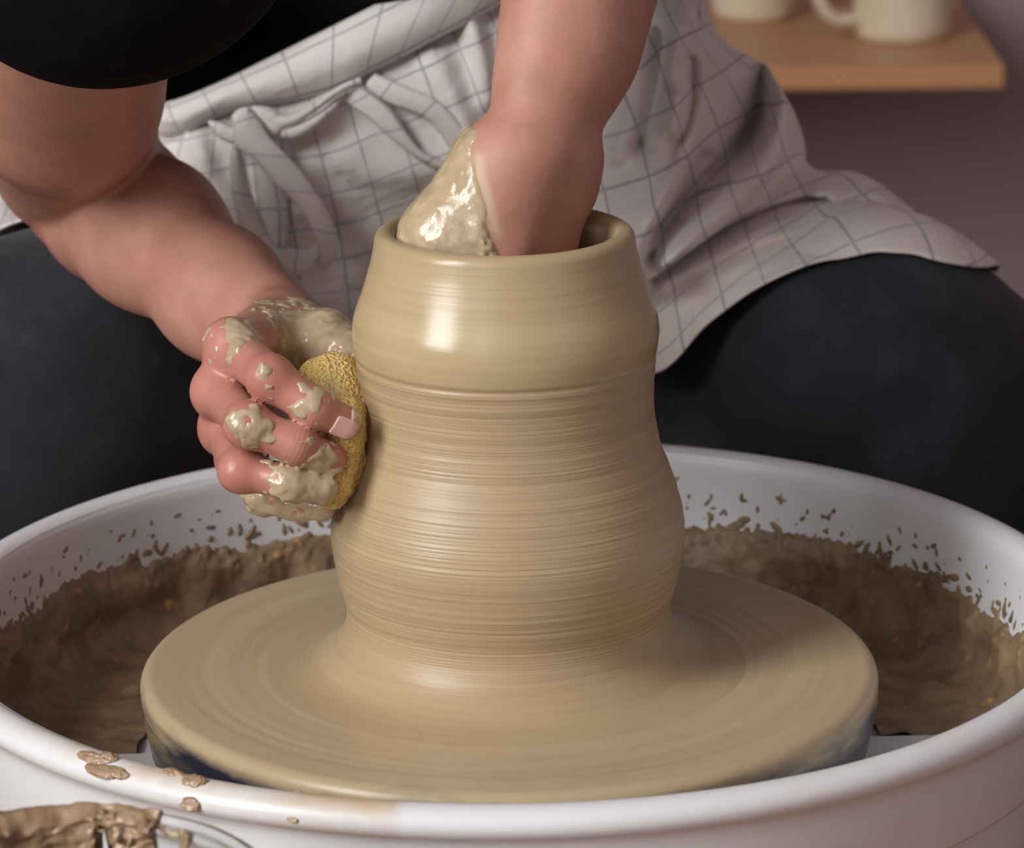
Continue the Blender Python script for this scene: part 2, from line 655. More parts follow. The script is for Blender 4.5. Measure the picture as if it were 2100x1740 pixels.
m = M('sponge_foam')
v = m.obj()
n1 = m.noise(v, 90, 4, 0.6)
vo = m.n('ShaderNodeTexVoronoi', Scale=700.0); m.l(v, vo.inputs['Vector'])
c = m.ramp(n1, [(0.3, lin(204, 184, 138)), (0.5, lin(230, 196, 118)), (0.7, lin(242, 212, 132))])
c = m.mix(m.ramp(vo.outputs['Distance'], [(0.06, WHITE), (0.28, BLACK)]), c, lin(150, 120, 66))
m.col(c).set(Roughness=0.85)
m.bump(m.math('ADD', vo.outputs['Distance'], m.noise(v, 420, 3)), 0.9, 0.0016)
MAT_SPONGE = m.m

m = M('cream_glaze')
v = m.obj()
m.col(m.ramp(m.noise(v, 30, 3), [(0.3, lin(214, 202, 174)), (0.7, lin(226, 216, 192))])).set(Roughness=0.35)
MAT_MUG = m.m
m = M('clear_plastic'); m.col(lin(236, 240, 242)).set(Roughness=0.08, Transmission_Weight=1.0, IOR=1.15); MAT_CLEAR = m.m
m = M('grey_steel'); m.col(lin(120, 122, 126)).set(Roughness=0.4, Metallic=0.8); MAT_STEEL = m.m
m = M('shoe_leather'); m.col(lin(50, 42, 38)).set(Roughness=0.6); MAT_SHOE = m.m

# ------------------------------------------------------------------ room shell
T = 0.12


def wall_with_holes(name, wl, mat):
    holes = [(a, b, z0, z1) for w, a, b, z0, z1, e in WINDOWS if w == wl]
    lo, hi = (RY0 - T, RY1 + T) if wl == 'L' else (RX0, RX1)
    spans, cur = [], lo
    for a, b, z0, z1 in holes:
        spans += [(cur, a, RZ0, RZ1), (a, b, RZ0, z0), (a, b, z1, RZ1)]
        cur = b
    spans.append((cur, hi, RZ0, RZ1))
    if wl == 'L':
        bx = [(RX0 - T, RX0, a, b, z0, z1) for a, b, z0, z1 in spans]
    else:
        bx = [(a, b, RY0 - T, RY0, z0, z1) for a, b, z0, z1 in spans]
    o = boxes(name, bx, mat)
    o['kind'] = 'structure'
    return o


for nm, b, mt in (('floor', (RX0 - T, RX1 + T, RY0 - T, RY1 + T, RZ0 - 0.1, RZ0), MAT_FLOOR),
                  ('ceiling', (RX0 - T, RX1 + T, RY0 - T, RY1 + T, RZ1, RZ1 + 0.1), MAT_CEIL),
                  ('wall_back', (RX0, RX1, RY1, RY1 + T, RZ0, RZ1), MAT_WALL),
                  ('wall_right', (RX1, RX1 + T, RY0 - T, RY1 + T, RZ0, RZ1), MAT_WALL)):
    boxes(nm, [b], mt)['kind'] = 'structure'
wall_with_holes('wall_left', 'L', MAT_WALL)
wall_with_holes('wall_front', 'F', MAT_WALL)
for i, (wl, a, b, z0, z1, e) in enumerate(WINDOWS):
    nm = 'window_%d' % (i + 1)
    fr = 0.05
    rects = [(a, b, z0, z0 + fr), (a, b, z1 - fr, z1), (a, a + fr, z0 + fr, z1 - fr), (b - fr, b, z0 + fr, z1 - fr)]
    ncol = 3 if b - a > 1.1 else 2
    for k in range(1, ncol):
        u = a + (b - a) * k / ncol
        rects.append((u - 0.014, u + 0.014, z0 + fr, z1 - fr))
    for k in range(1, 6):
        w = z0 + (z1 - z0) * k / 6
        for c in range(ncol):
            u0 = a + fr if c == 0 else a + (b - a) * c / ncol + 0.014
            u1 = b - fr if c == ncol - 1 else a + (b - a) * (c + 1) / ncol - 0.014
            rects.append((u0, u1, w - 0.012, w + 0.012))
    if wl == 'L':
        bx = [(RX0 - 0.09, RX0 - 0.04, p, q, r, s) for p, q, r, s in rects]
    else:
        bx = [(p, q, RY0 - 0.09, RY0 - 0.04, r, s) for p, q, r, s in rects]
    boxes(nm, bx, MAT_FRAME)['kind'] = 'structure'

# ------------------------------------------------------------------ shelf and mugs in the background
SZ = -0.077
c0 = PZ(2062, 135, SZ)
shelf = empty('wooden_shelf', (c0[0] - 0.5, RY1, SZ - 0.02))
tag(shelf, 'pale wooden wall shelf behind the potter carrying cream mugs', 'shelf')


def local(o, x):
    return x - np.array(o.location)


sb = boxes('board', [(-0.85, 0.5, c0[1] - RY1, 0.0, 0.0, 0.021)], MAT_SHELF, shelf, 0.003)
for bxx in (-0.7, 0.30):
    boxes('bracket', [(bxx - 0.012, bxx + 0.012, -0.02, 0.0, -0.20, 0.0), (bxx - 0.012, bxx + 0.012, -0.22, -0.02, -0.018, 0.0)], MAT_STEEL, shelf)


def mug(loc, R, H, ang, label, hscale=1.0):
    e = empty('mug', loc)
    e.rotation_euler = (0, 0, ang)
    tag(e, label, 'mug', 'cream mugs on the wooden shelf')
    pr = [(0.0, 0.0), (R * 0.86, 0.0), (R * 0.95, 0.002), (R * 0.99, 0.007), (R, 0.015), (R, H - 0.003), (R - 0.001, H), (R - 0.003, H), (R - 0.004, H - 0.003),
          (R - 0.0045, 0.012), (R - 0.012, 0.006), (0.0, 0.006)]
    V, F = lathe(pr, 64)
    link('body', mesh_np('mug_body', V, F), MAT_MUG, e)
    path = spline([(R - 0.003, H * 0.80), (R + 0.018, H * 0.84), (R + 0.036 * hscale, H * 0.66), (R + 0.037 * hscale, H * 0.42), (R + 0.022, H * 0.22), (R - 0.003, H * 0.20)], 40)
    V = []
    n = 14
    for i, (x, z) in enumerate(path):
        tx, tz = path[min(i + 1, 39)] - path[max(i - 1, 0)]
        L = math.hypot(tx, tz)
        nx, nz = -tz / L, tx / L
        for a in np.linspace(0, 2 * PI, n, endpoint=False):
            V.append((x + nx * 0.0058 * math.cos(a), 0.0085 * math.sin(a), z + nz * 0.0058 * math.cos(a)))
    Fq = []
    for i in range(39):
        for j in range(n):
            Fq.append((i * n + j, (i + 1) * n + j, (i + 1) * n + (j + 1) % n, i * n + (j + 1) % n))
    link('handle', mesh_np('mug_handle', V, Fq), MAT_MUG, e)
    return e


pm = PZ(1857, 92, SZ)
mug((pm[0], pm[1] + 0.035, SZ + 0.001), 0.0425, 0.092, PI + 0.35, 'cream mug near the shelf end with its ring handle turned to its neighbour')
pm = PZ(1553, 52, SZ)
mug((pm[0], pm[1] + 0.04, SZ + 0.001), 0.0385, 0.092, PI - 0.9, 'cream mug further along the shelf, half hidden by the apron')

# ------------------------------------------------------------------ stand, stool
st = empty('wheel_stand', (0, 0.0147, RZ0))
tag(st, 'low wooden wheel stand carrying the white splash basin', 'stand')
TZ = -0.105
boxes('tabletop', [(-0.30, 0.30, -0.50, 0.19, TZ - RZ0 - 0.03, TZ - RZ0)], MAT_STOOL, st, 0.004)
for x in (-0.27, 0.27):
    for y in (-0.47, 0.16):
        boxes('leg', [(x - 0.025, x + 0.025, y - 0.025, y + 0.025, 0.0, TZ - RZ0 - 0.03)], MAT_STOOL, st)
so = empty('stool', (0.0, 0.55, RZ0))
tag(so, 'low round wooden stool under the seated potter', 'stool')
V, F = lathe([(0, 0.405), (0.155, 0.405), (0.165, 0.412), (0.165, 0.432), (0.155, 0.44), (0, 0.44)], 48)
link('seat', mesh_np('stool_seat', V, F), MAT_STOOL, so)
for k in range(4):
    a = PI / 4 + k * PI / 2
    V, F = lathe([(0.0, 0.0), (0.017, 0.0), (0.017, 0.41), (0.0, 0.41)], 12, 0.115 * math.cos(a), 0.115 * math.sin(a))
    link('leg', mesh_np('stool_leg', V, F), MAT_STOOL, so)

# ------------------------------------------------------------------ splash basin
BX, BY = 0.0, 0.0147
RIM_R, RIM_Z, FLOOR_Z = 0.2312, 0.0163, -0.046
ba = empty('splash_basin', (BX, BY, TZ))
tag(ba, 'round white plastic splash basin spattered with brown clay around the wheel', 'basin')
OB = np.array([BX, BY, TZ])


def stain_attr(me, V):
    """brownish staining on the front rim near the clay lumps"""
    ang = np.degrees(np.arctan2(V[:, 1], V[:, 0]))
    s = sstep(-142, -125, ang) * (1 - sstep(-99.5, -99.0, ang))
    s2 = 0.35 * sstep(-175, -150, ang) * (1 - sstep(-140, -120, ang)) + 0.15 * sstep(-80, -60, ang) * (1 - sstep(-30, -10, ang))
    z = V[:, 2] + TZ
    edge = np.clip(np.abs(z - RIM_Z) / 0.006, 0, 1)
    n = noise3(V, 45, 5, 3) * 0.5 + 0.5
    attr(me, 'stain', np.clip((s * 0.9 + s2) * (0.18 + 0.8 * edge ** 2) * (0.5 + n), 0, 1) * (z > RIM_Z - 0.012))


tt = np.linspace(-0.62 * PI, 1.40 * PI, 28)
rim_prof = [(RIM_R + 0.0078 * math.cos(a), RIM_Z - TZ + 0.0064 * math.sin(a)) for a in np.linspace(0, 2 * PI, 28, endpoint=False)]
V, F = lathe(rim_prof, 320, closed=True)
o = link('rim', mesh_np('basin_rim', V, F), MAT_PLASTIC, ba)
stain_attr(o.data, V)
z = lambda q: q - TZ
wall_prof = spline([(0.2345, z(0.0105)), (0.2325, z(0.006)), (0.2305, z(-0.008)), (0.2272, z(-0.0245))], 12).tolist() + \
    [(0.2268, z(-0.0258)), (0.2236, z(-0.0266)), (0.2228, z(-0.0285))] + \
    spline([(0.2226, z(-0.030)), (0.2200, z(-0.052)), (0.2120, z(-0.082)), (0.2020, z(-0.104)), (0.19, 0.001), (0.05, 0.001)], 24).tolist() + \
    [(0.05, z(FLOOR_Z))] + spline([(0.12, z(FLOOR_Z)), (0.195, z(FLOOR_Z)), (0.211, z(-0.042)), (0.2175, z(-0.030)), (0.2208, z(-0.008)), (0.2224, z(0.008)), (0.2233, z(0.0165)), (0.2252, z(0.0208))], 40).tolist()
V, F = lathe(wall_prof, 320)
o = link('wall', mesh_np('basin_wall', V, F), MAT_PLASTIC, ba)
attr(o.data, 'stain', np.zeros(len(V)))
# clean front tray half: straight back edge across the basin, raised 2 mm
fx = np.linspace(-1, 1, 60)
hv, hf = [], []
for zz in (z(FLOOR_Z) + 0.0002, z(FLOOR_Z) + 0.003):
    hv += [(0.2085 * math.sin(a), -0.2085 * math.cos(a) + 0.0, zz) for a in np.linspace(-PI / 2, PI / 2, 60)]
n = 60
hf = [tuple(range(n, 2 * n)), tuple(reversed(range(n)))] + [(i, (i + 1) % n, n + (i + 1) % n, n + i) for i in range(n)]
o = link('tray', mesh_np('front_tray', hv, hf), MAT_PLASTIC, ba, smooth=False)
o.rotation_euler = (0, 0, math.atan2(0.0229 - 0.0112, 0.3178))
o.location = (0, 0.0025, 0)
attr(o.data, 'stain', np.zeros(len(hv)))

# clay thrown against the wall and floor of the rear half: a skin of varying thickness
path = spline([(0.2229, 0.013), (0.2219, 0.002), (0.2204, -0.012), (0.2188, -0.024), (0.2160, -0.034), (0.2085, -0.0425), (0.198, -0.046), (0.18, -0.0462), (0.155, -0.0462)], 190)
tg = np.gradient(path, axis=0)
tg /= np.linalg.norm(tg, axis=1)[:, None]
nr = np.stack([tg[:, 1], -tg[:, 0]], -1)          # points inwards / upwards
if nr[0, 0] > 0:
    nr = -nr
NT = 1150
th = np.linspace(math.radians(-22), math.radians(202), NT)
S = np.concatenate([[0], np.cumsum(np.linalg.norm(np.diff(path, axis=0), axis=1))])
TH, SS = np.meshgrid(th, S, indexing='ij')
ARC = np.stack([TH * 0.22, SS, 0 * TH], -1)
zc = np.broadcast_to(path[:, 1], TH.shape)
top = -0.0125 + 0.0045 * np.clip(-np.cos(th), 0, 1) + 0.0025 * np.clip(np.cos(th), 0, 1) + 0.0050 * noise3(np.stack([th * 0.22, 0 * th, 0 * th], -1), 38, 3, 3) + 0.004 * noise3(np.stack([th * 0.22, 0 * th, 0 * th], -1), 11, 8)
depth = top[:, None] - zc + 0.0030 * noise3(ARC, 170, 21, 2) + 0.0012 * noise3(ARC, 420, 23)
thick = np.clip(depth * 0.7, -0.0012, 0.0016) + sstep(0.001, 0.010, depth) * (0.0016 + 0.0030 * noise3(ARC, 66, 31, 2) + 0.00035 * noise3(ARC, 240, 37, 2))
thick = np.where(depth > 0.003, np.maximum(thick, 0.0003), thick)
rs = np.random.RandomState(11)
for k in range(520):
    a = rs.uniform(th[0], th[-1]) * 0.22
    up = rs.exponential(0.0075)
    zz0 = -0.0105 + up
    if zz0 > 0.010:
        continue
    s0 = np.interp(-zz0, -path[:, 1], S)
    r = rs.uniform(0.0004, 0.0014) * (1.3 if up < 0.006 else 0.85)
    el = rs.uniform(1.0, 3.0)
    an = rs.normal(0.6, 0.9)
    ia = np.searchsorted(th, (a - 0.005) / 0.22), np.searchsorted(th, (a + 0.005) / 0.22)
    da, ds = TH[ia[0]:ia[1]] * 0.22 - a, SS[ia[0]:ia[1]] - s0
    u_, v_ = da * math.cos(an) + ds * math.sin(an), -da * math.sin(an) + ds * math.cos(an)
    dd = np.sqrt((u_ / el) ** 2 + v_ ** 2)
    thick[ia[0]:ia[1]] = np.maximum(thick[ia[0]:ia[1]], np.clip((r - dd) * 0.8, -0.0012, 0.0009))
# only behind the tray seam
Rr, Zz = path[:, 0][None] + nr[:, 0][None] * thick, path[:, 1][None] + nr[:, 1][None] * thick
X, Y = np.cos(TH) * Rr, np.sin(TH) * Rr
seam = Y - 0.0045 - X * 0.0368
floor_m = sstep(-0.030, -0.040, zc)
keep = thick > -0.0004
keep &= ~((seam < 0) & (zc < -0.028)) & ~((seam < -0.055) & (zc < -0.0155))
V = np.stack([X, Y, Zz - TZ], -1).reshape(-1, 3)
F = grid_faces(NT, len(S))
kf = keep.reshape(-1)
F = F[kf[F].any(1)]
used = np.unique(F)
mp = np.zeros(len(V), int)
mp[used] = np.arange(len(used))
o = link('clay_residue', mesh_np('clay_residue', V[used], mp[F]), MAT_SLUDGE, ba)
o['kind'] = 'stuff'
o['label'] = 'brown wet clay caked on the rear wall and floor'


def blob(name, centre, rad, seed, mat, parent, amp=0.35, sc=2.0, rot=None, n=(40, 24)):
    """an irregular lump (sphere pushed about by noise)"""
    u = np.linspace(0, 2 * PI, n[0], endpoint=False)
    v = np.linspace(0, PI, n[1])
    U, W = np.meshgrid(u, v, indexing='ij')
    D = np.stack([np.cos(U) * np.sin(W), np.sin(U) * np.sin(W), np.cos(W)], -1)
    s = 1 + amp * noise3(D, sc, seed, 3) * 1.6
    Pp = D * s[..., None] * np.asarray(rad)
    if rot is not None:
        Pp = Pp @ np.array(rot.to_matrix()).T
    o = link(name, mesh_np(name, Pp.reshape(-1, 3), grid_faces(n[0], n[1], True)), mat, parent)
    o.location = centre
    return o


from mathutils import Euler
for k, (px, py, Yd, rx, ry, rz, a) in enumerate([(210, 1590, 0, 0.0085, 0.0030, 0.0016, 0.6), (186, 1574, 0, 0.0060, 0.0024, 0.0016, 0.3), (240, 1597, 0, 0.0055, 0.0026, 0.0016, 0.9), (222, 1580, 0, 0.0040, 0.0028, 0.0022, 0.1),
                                                 (356, 1610, 0, 0.0045, 0.0020, 0.0016, -0.1), (398, 1625, 0, 0.0050, 0.0032, 0.0018, 0.4), (384, 1642, 0, 0.0040, 0.0030, 0.0014, 0.4), (612, 1646, 0, 0.0014, 0.001, 0.0007, 0), (590, 1680, 0, 0.0020, 0.0012, 0.0006, 0)]):
    # nearest point of the front rim under that pixel
    q = PZ(px, py, RIM_Z + 0.002)
    an = math.atan2(q[1] - BY, q[0] - BX)
    rr_ = math.hypot(q[0] - BX, q[1] - BY)
    phi = math.acos(max(-1, min(1, (rr_ - RIM_R) / 0.0078)))
    c = np.array([BX + math.cos(an) * (RIM_R + 0.0078 * math.cos(phi)), BY + math.sin(an) * (RIM_R + 0.0078 * math.cos(phi)), RIM_Z + 0.0064 * math.sin(phi)])
    blob('clay_blob', local(ba, c), (rx, ry, rz), 40 + k, MAT_LUMP, ba, 0.24, 1.9, Euler((0.5 if py < 1630 else 0.9, 0, an + PI / 2)), (56, 36))

# ------------------------------------------------------------------ wheel head
wh = empty('pottery_wheel', (0, 0, 0))
tag(wh, 'round wheel head coated in tan slip inside the white basin', 'wheel')
pr = [(0.0, 0.0)] + [(r, 0.00006 * math.sin(r * 900) * (0.5 + 0.5 * math.sin(r * 210))) for r in np.linspace(0.06, 0.1445, 220)] + \
    [(0.1445 + 0.0055 * math.sin(a), -0.0055 + 0.0055 * math.cos(a)) for a in np.linspace(0.1, PI / 2, 10)] + [(0.1498, -0.012), (0.1485, -0.020), (0.1465, -0.030), (0.143, -0.032), (0.0, -0.032)]
V, F = lathe(pr, 320)
link('disc', mesh_np('wheel_disc', V, F), MAT_WHEEL, wh)
V, F = lathe([(0.0, -0.033), (0.0, -0.031), (0.028, -0.031), (0.028, -0.044), (0.04, -0.046), (0.04, FLOOR_Z - 0.055), (0.0, FLOOR_Z - 0.055)], 48)
link('shaft', mesh_np('wheel_shaft', V, F), MAT_STEEL, wh)

# ------------------------------------------------------------------ clay vessel
ZR = [(0.0040, 0.0780), (0.0095, 0.0712), (0.0160, 0.0668), (0.0243, 0.0655), (0.0326, 0.0674), (0.0409, 0.0694), (0.0492, 0.0708), (0.0575, 0.0713), (0.0657, 0.0703), (0.0739, 0.0682), (0.0821, 0.0654),
      (0.0903, 0.0622), (0.0984, 0.0603), (0.1065, 0.0592), (0.1146, 0.0589), (0.1227, 0.0594), (0.1300, 0.0600), (0.1360, 0.0608), (0.1400, 0.0611), (0.1467, 0.0601), (0.1547, 0.0573), (0.1627, 0.0547), (0.1706, 0.0526), (0.1765, 0.0516)]
ZR = np.array(ZR)
zs = np.linspace(0.0040, 0.1765, 620)
sp = spline(ZR, 900)
rs_ = np.interp(zs, sp[:, 0], sp[:, 1])
ridge_amt = 0.00013 * sstep(0.006, 0.02, zs) * (1 - sstep(0.127, 0.1305, zs)) + 0.00001
rg = noise3(np.stack([zs, 0 * zs, 0 * zs], -1), 2000, 6) * 0.5 + noise3(np.stack([zs, 0 * zs, 0 * zs], -1), 900, 2) * 0.6 + noise3(np.stack([zs, 0 * zs, 0 * zs], -1), 320, 4) * 0.7
rs_ = rs_ + ridge_amt * rg - 0.0006 * np.exp(-((zs - 0.1295) / 0.0012) ** 2)
outer = [(0.0990, -0.0004), (0.0962, -0.00003), (0.092, 0.00035), (0.087, 0.0011), (0.083, 0.0022)] + list(zip(rs_, zs))
lip = [(0.0472 + 0.0043 * math.cos(a), 0.1768 + 0.0040 * math.sin(a)) for a in np.linspace(0.15, PI * 0.86, 14)]
inner = [(0.0425, 0.1745), (0.0418, 0.1715), (0.0425, 0.166)] + [(float(np.interp(q, sp[:, 0], sp[:, 1])) - 0.0095, q) for q in np.linspace(0.155, 0.03, 40)] + [(0.050, 0.022), (0.035, 0.018), (0.0, 0.018)]
prof = outer + lip + inner
V, F = lathe(prof, 300)
Zv = V[:, 2]
o = link('clay_vessel', mesh_np('clay_vessel', V, F), MAT_POT)
wet = sstep(0.1285, 0.1325, Zv) * (1 - 0.35 * sstep(0.150, 0.165, Zv)) + 0.35 * (1 - sstep(0.004, 0.014, Zv)) + 0.25 * np.exp(-((Zv - 0.062) / 0.01) ** 2)
attr(o.data, 'wet', np.clip(wet, 0, 1))
tag(o, 'tall wet tan clay vessel with waisted body being thrown on the wheel', 'vessel')

# ------------------------------------------------------------------ the potter
person = empty('person', (0.0, 0.55, RZ0))
tag(person, 'seated person in black top and checked apron shaping the clay vessel', 'person')
OP = np.array([0.0, 0.55, RZ0])


def plink(name, V, Q, mat, parent=person):
    """mesh in world coordinates, stored relative to its parent chain (all at the person's base)"""
    o = link(name, mesh_np(name, np.asarray(V) - OP, Q), mat, parent)
    return o


def chain(pts, rad, k=0.004):
    out = []
    for i in range(len(pts) - 1):
        out.append(Bone(pts[i], pts[i + 1], rad[i], rad[i + 1], k if i else max(k, 0.007)))
    return out


A = lambda px, py, Y: PX(px, py, Y)
# --- arm on the sponge side (person's right)
E1 = A(165, 408, 0.275)
S1 = A(180, -165, 0.03)
F1m = A(309, 481, 0.195)
F1n = A(452, 604, 0.145)
W1 = A(588, 708, 0.094)
NW = np.array([0.5, 0.0, 0.865])
groups = [([Bone(S1, A(120, 180, 0.155), 0.050, 0.043, 0.02),
            Bone(A(120, 180, 0.155), A(152, 318, 0.248), 0.043, 0.0385, 0.012)], 0.004)]
bones = [Bone(E1, A(235, 425, 0.236), 0.0245, 0.0325, 0.010),
         Bone(E1, A(140, 340, 0.272), 0.024, 0.028, 0.010),
         Bone(A(235, 425, 0.236), F1m, 0.0325, 0.0318, 0.014),
         Bone(F1m, F1n, 0.0312, 0.0248, 0.016),
         Bone(F1n, W1, 0.0232, 0.0190, 0.016, NW, 1.18)]
JI = [A(477, 714, 0.000), A(556, 778, -0.036), A(645, 838, -0.042), A(706, 866, -0.0385)]
JM = [A(448, 806, -0.004), A(512, 873, -0.044), A(609, 913, -0.047), A(678, 940, -0.041)]
JR = [A(460, 884, 0.004), A(496, 964, -0.038), A(590, 990, -0.046), A(660, 1001, -0.043)]
JP = [A(488, 945, 0.016), A(540, 1016, -0.012), A(605, 1032, -0.020), A(662, 1038, -0.024)]
JT = [A(615, 698, 0.075), A(662, 708, 0.045), A(706, 735, 0.030), A(728, 782, 0.032)]
palm = []
for q, J, r0, r1 in ((A(565, 668, 0.085), JI, 0.013, 0.0100), (A(578, 700, 0.086), JM, 0.0135, 0.0095), (A(590, 725, 0.088), JR, 0.0135, 0.0090), (A(600, 748, 0.09), JP, 0.013, 0.0085)):
    palm.append(Bone(q, J[0], r0, r1, 0.012))
bones += palm
groups.append((chain(JI, [0.0092, 0.0086, 0.0074, 0.0066]) + [Bone(A(470, 703, -0.002), A(471, 703, -0.002), 0.0096, 0.0096, 0.004), Bone(A(549, 773, -0.038), A(550, 773, -0.038), 0.0084, 0.0084, 0.004)], 0.007))
groups.append((chain(JM, [0.0088, 0.0083, 0.0073, 0.0063]) + [Bone(A(441, 802, -0.006), A(442, 802, -0.006), 0.0090, 0.0090, 0.004), Bone(A(504, 872, -0.046), A(505, 872, -0.046), 0.0084, 0.0084, 0.004)], 0.006))
groups.append((chain(JR, [0.0084, 0.0078, 0.0067, 0.0060]) + [Bone(A(455, 880, 0.002), A(456, 880, 0.002), 0.0082, 0.0082, 0.004), Bone(A(490, 968, -0.040), A(491, 968, -0.040), 0.0080, 0.0080, 0.004)], 0.006))
groups.append((chain(JP, [0.0078, 0.0070, 0.0060, 0.0055]), 0.006))
bones += chain(JT, [0.0150, 0.0128, 0.0100, 0.0082], 0.008)
bones += [Bone(A(610, 690, 0.07), A(520, 700, 0.012), 0.010, 0.007, 0.010)]      # web towards the index knuckle
# --- arm reaching into the vessel (person's left)
W2 = A(1096, 305, 0.010)
XW = np.array([0.70, 0.70, 0.10])
E2 = A(1275, -390, 0.10)
S2 = np.array([0.175, 0.20, 0.50])
bones += [Bone(S2, E2, 0.048, 0.036, 0.02),
          Bone(E2, A(1186, 0, 0.040), 0.0335, 0.0235, 0.02, XW, 1.32),
          Bone(A(1186, 0, 0.040), A(1160, 130, 0.028), 0.0235, 0.0205, 0.016, XW, 1.36),
          Bone(A(1160, 130, 0.028), W2, 0.0210, 0.0188, 0.016, XW, 1.38)]
KI = [A(972, 585, -0.012), A(930, 740, -0.004), A(905, 840, -0.002), A(895, 905, 0.0)]
KM = [A(1026, 600, -0.012), A(985, 780, -0.012), A(960, 890, -0.010), A(945, 965, -0.008)]
KR = [A(1080, 590, -0.001), A(1050, 770, -0.012), A(1030, 870, -0.012), A(1015, 940, -0.010)]
KP = [A(1126, 562, 0.013), A(1105, 700, -0.004), A(1098, 770, -0.004), A(1090, 830, -0.003)]
KT = [A(1000, 352, 0.004), A(896, 484, -0.004), A(884, 590, -0.006), A(890, 680, -0.004)]
for q, J, r0, r1 in ((A(1050, 330, 0.002), KI, 0.0130, 0.0098), (A(1080, 325, 0.002), KM, 0.0130, 0.0098), (A(1114, 328, 0.010), KR, 0.0130, 0.0095), (A(1148, 345, 0.018), KP, 0.0125, 0.0095)):
    bones.append(Bone(q, J[0], r0, r1, 0.014))
for J, rr4 in ((KI, (0.0095, 0.0085, 0.0072, 0.006)), (KM, (0.0098, 0.0088, 0.0075, 0.0062)), (KR, (0.0092, 0.0082, 0.0070, 0.0058)), (KP, (0.0082, 0.0070, 0.0060, 0.005))):
    bones += chain(J, rr4)
bones += chain(KT, [0.0150, 0.0120, 0.0100, 0.0082], 0.012)
bones += [Bone(A(1035, 380, 0.0), A(945, 505, -0.008), 0.0150, 0.0140, 0.016)]
# ulna bump and back-of-hand tendon ridges
bones += [Bone(A(1172, 335, 0.012), A(1168, 385, 0.012), 0.0090, 0.0085, 0.012),
          Bone(A(1100, 300, 0.002), A(1040, 580, -0.0178), 0.0045, 0.0045, 0.009),
          Bone(A(1120, 310, 0.006), A(1090, 570, -0.0070), 0.0045, 0.0045, 0.009)]
# --- hidden trunk joining both arms (under the shirt)
TC = np.array([-0.01, 0.22, 0.43])
TW = np.array([-0.03, 0.50, 0.14])
bones += [Bone(S1, TC, 0.050, 0.065, 0.03), Bone(S2, TC, 0.050, 0.065, 0.03), Bone(TC, np.array([-0.03, 0.45, 0.29]), 0.06, 0.055, 0.04), Bone(np.array([-0.03, 0.45, 0.29]), TW, 0.055, 0.06, 0.04),
          Bone(TC, np.array([-0.02, 0.06, 0.56]), 0.07, 0.05, 0.03)]


def body_fn(P, C, reach):
    return eval_groups(bones, groups, P, C, reach)


lo, hi = bounds(bones + [b for g in groups for b in g[0]], 0.004)
VB, QB = surface_nets(body_fn, lo, hi, 0.00115)
VB = relax(VB, QB, 2, 0.5)
body = plink('body', VB, QB, MAT_SKIN)
joints = [(J[i], 0.008 if i == 0 else 0.007) for J in (JI, JM, JR, JP) for i in (0, 1)] + [(JI[3], 0.006), (JM[3], 0.006), (A(900, 470, -0.016), 0.010), (KI[0], 0.01), (KP[0], 0.012), (E1, 0.03)]
red = np.zeros(len(VB))
for c, r in joints:
    red = np.maximum(red, np.exp(-(((VB - c) ** 2).sum(1)) / (2 * (r * 1.25) ** 2)))
hand_m = np.exp(-np.maximum(0, np.linalg.norm(VB - A(540, 860, -0.01), axis=1) - 0.05) ** 2 / (2 * 0.015 ** 2))
red = np.clip(red * 0.45 + 0.20 * hand_m + 0.12 * np.clip(noise3(VB, 60, 71, 2), 0, 1), 0, 1)
attr(body.data, 'red', red)
attr(body.data, 'wet', hand_m)
# finger creases across the joints: distance along the finger and a mask
cu, cm = np.zeros(len(VB)), np.zeros(len(VB))
for J in (JI, JM, JR):
    for i, wdt in ((1, 0.006), (2, 0.0038)):
        ax = (J[i + 1] - J[i - 1]) / np.linalg.norm(J[i + 1] - J[i - 1])
        u_ = (VB - J[i]) @ ax
        m_ = np.linalg.norm(VB - J[i], axis=1) < 0.0105
        cu = np.where(m_, u_, cu)
        cm = np.where(m_, np.exp(-(u_ / wdt) ** 2), cm)
attr(body.data, 'crease_u', cu)
attr(body.data, 'crease_m', cm)

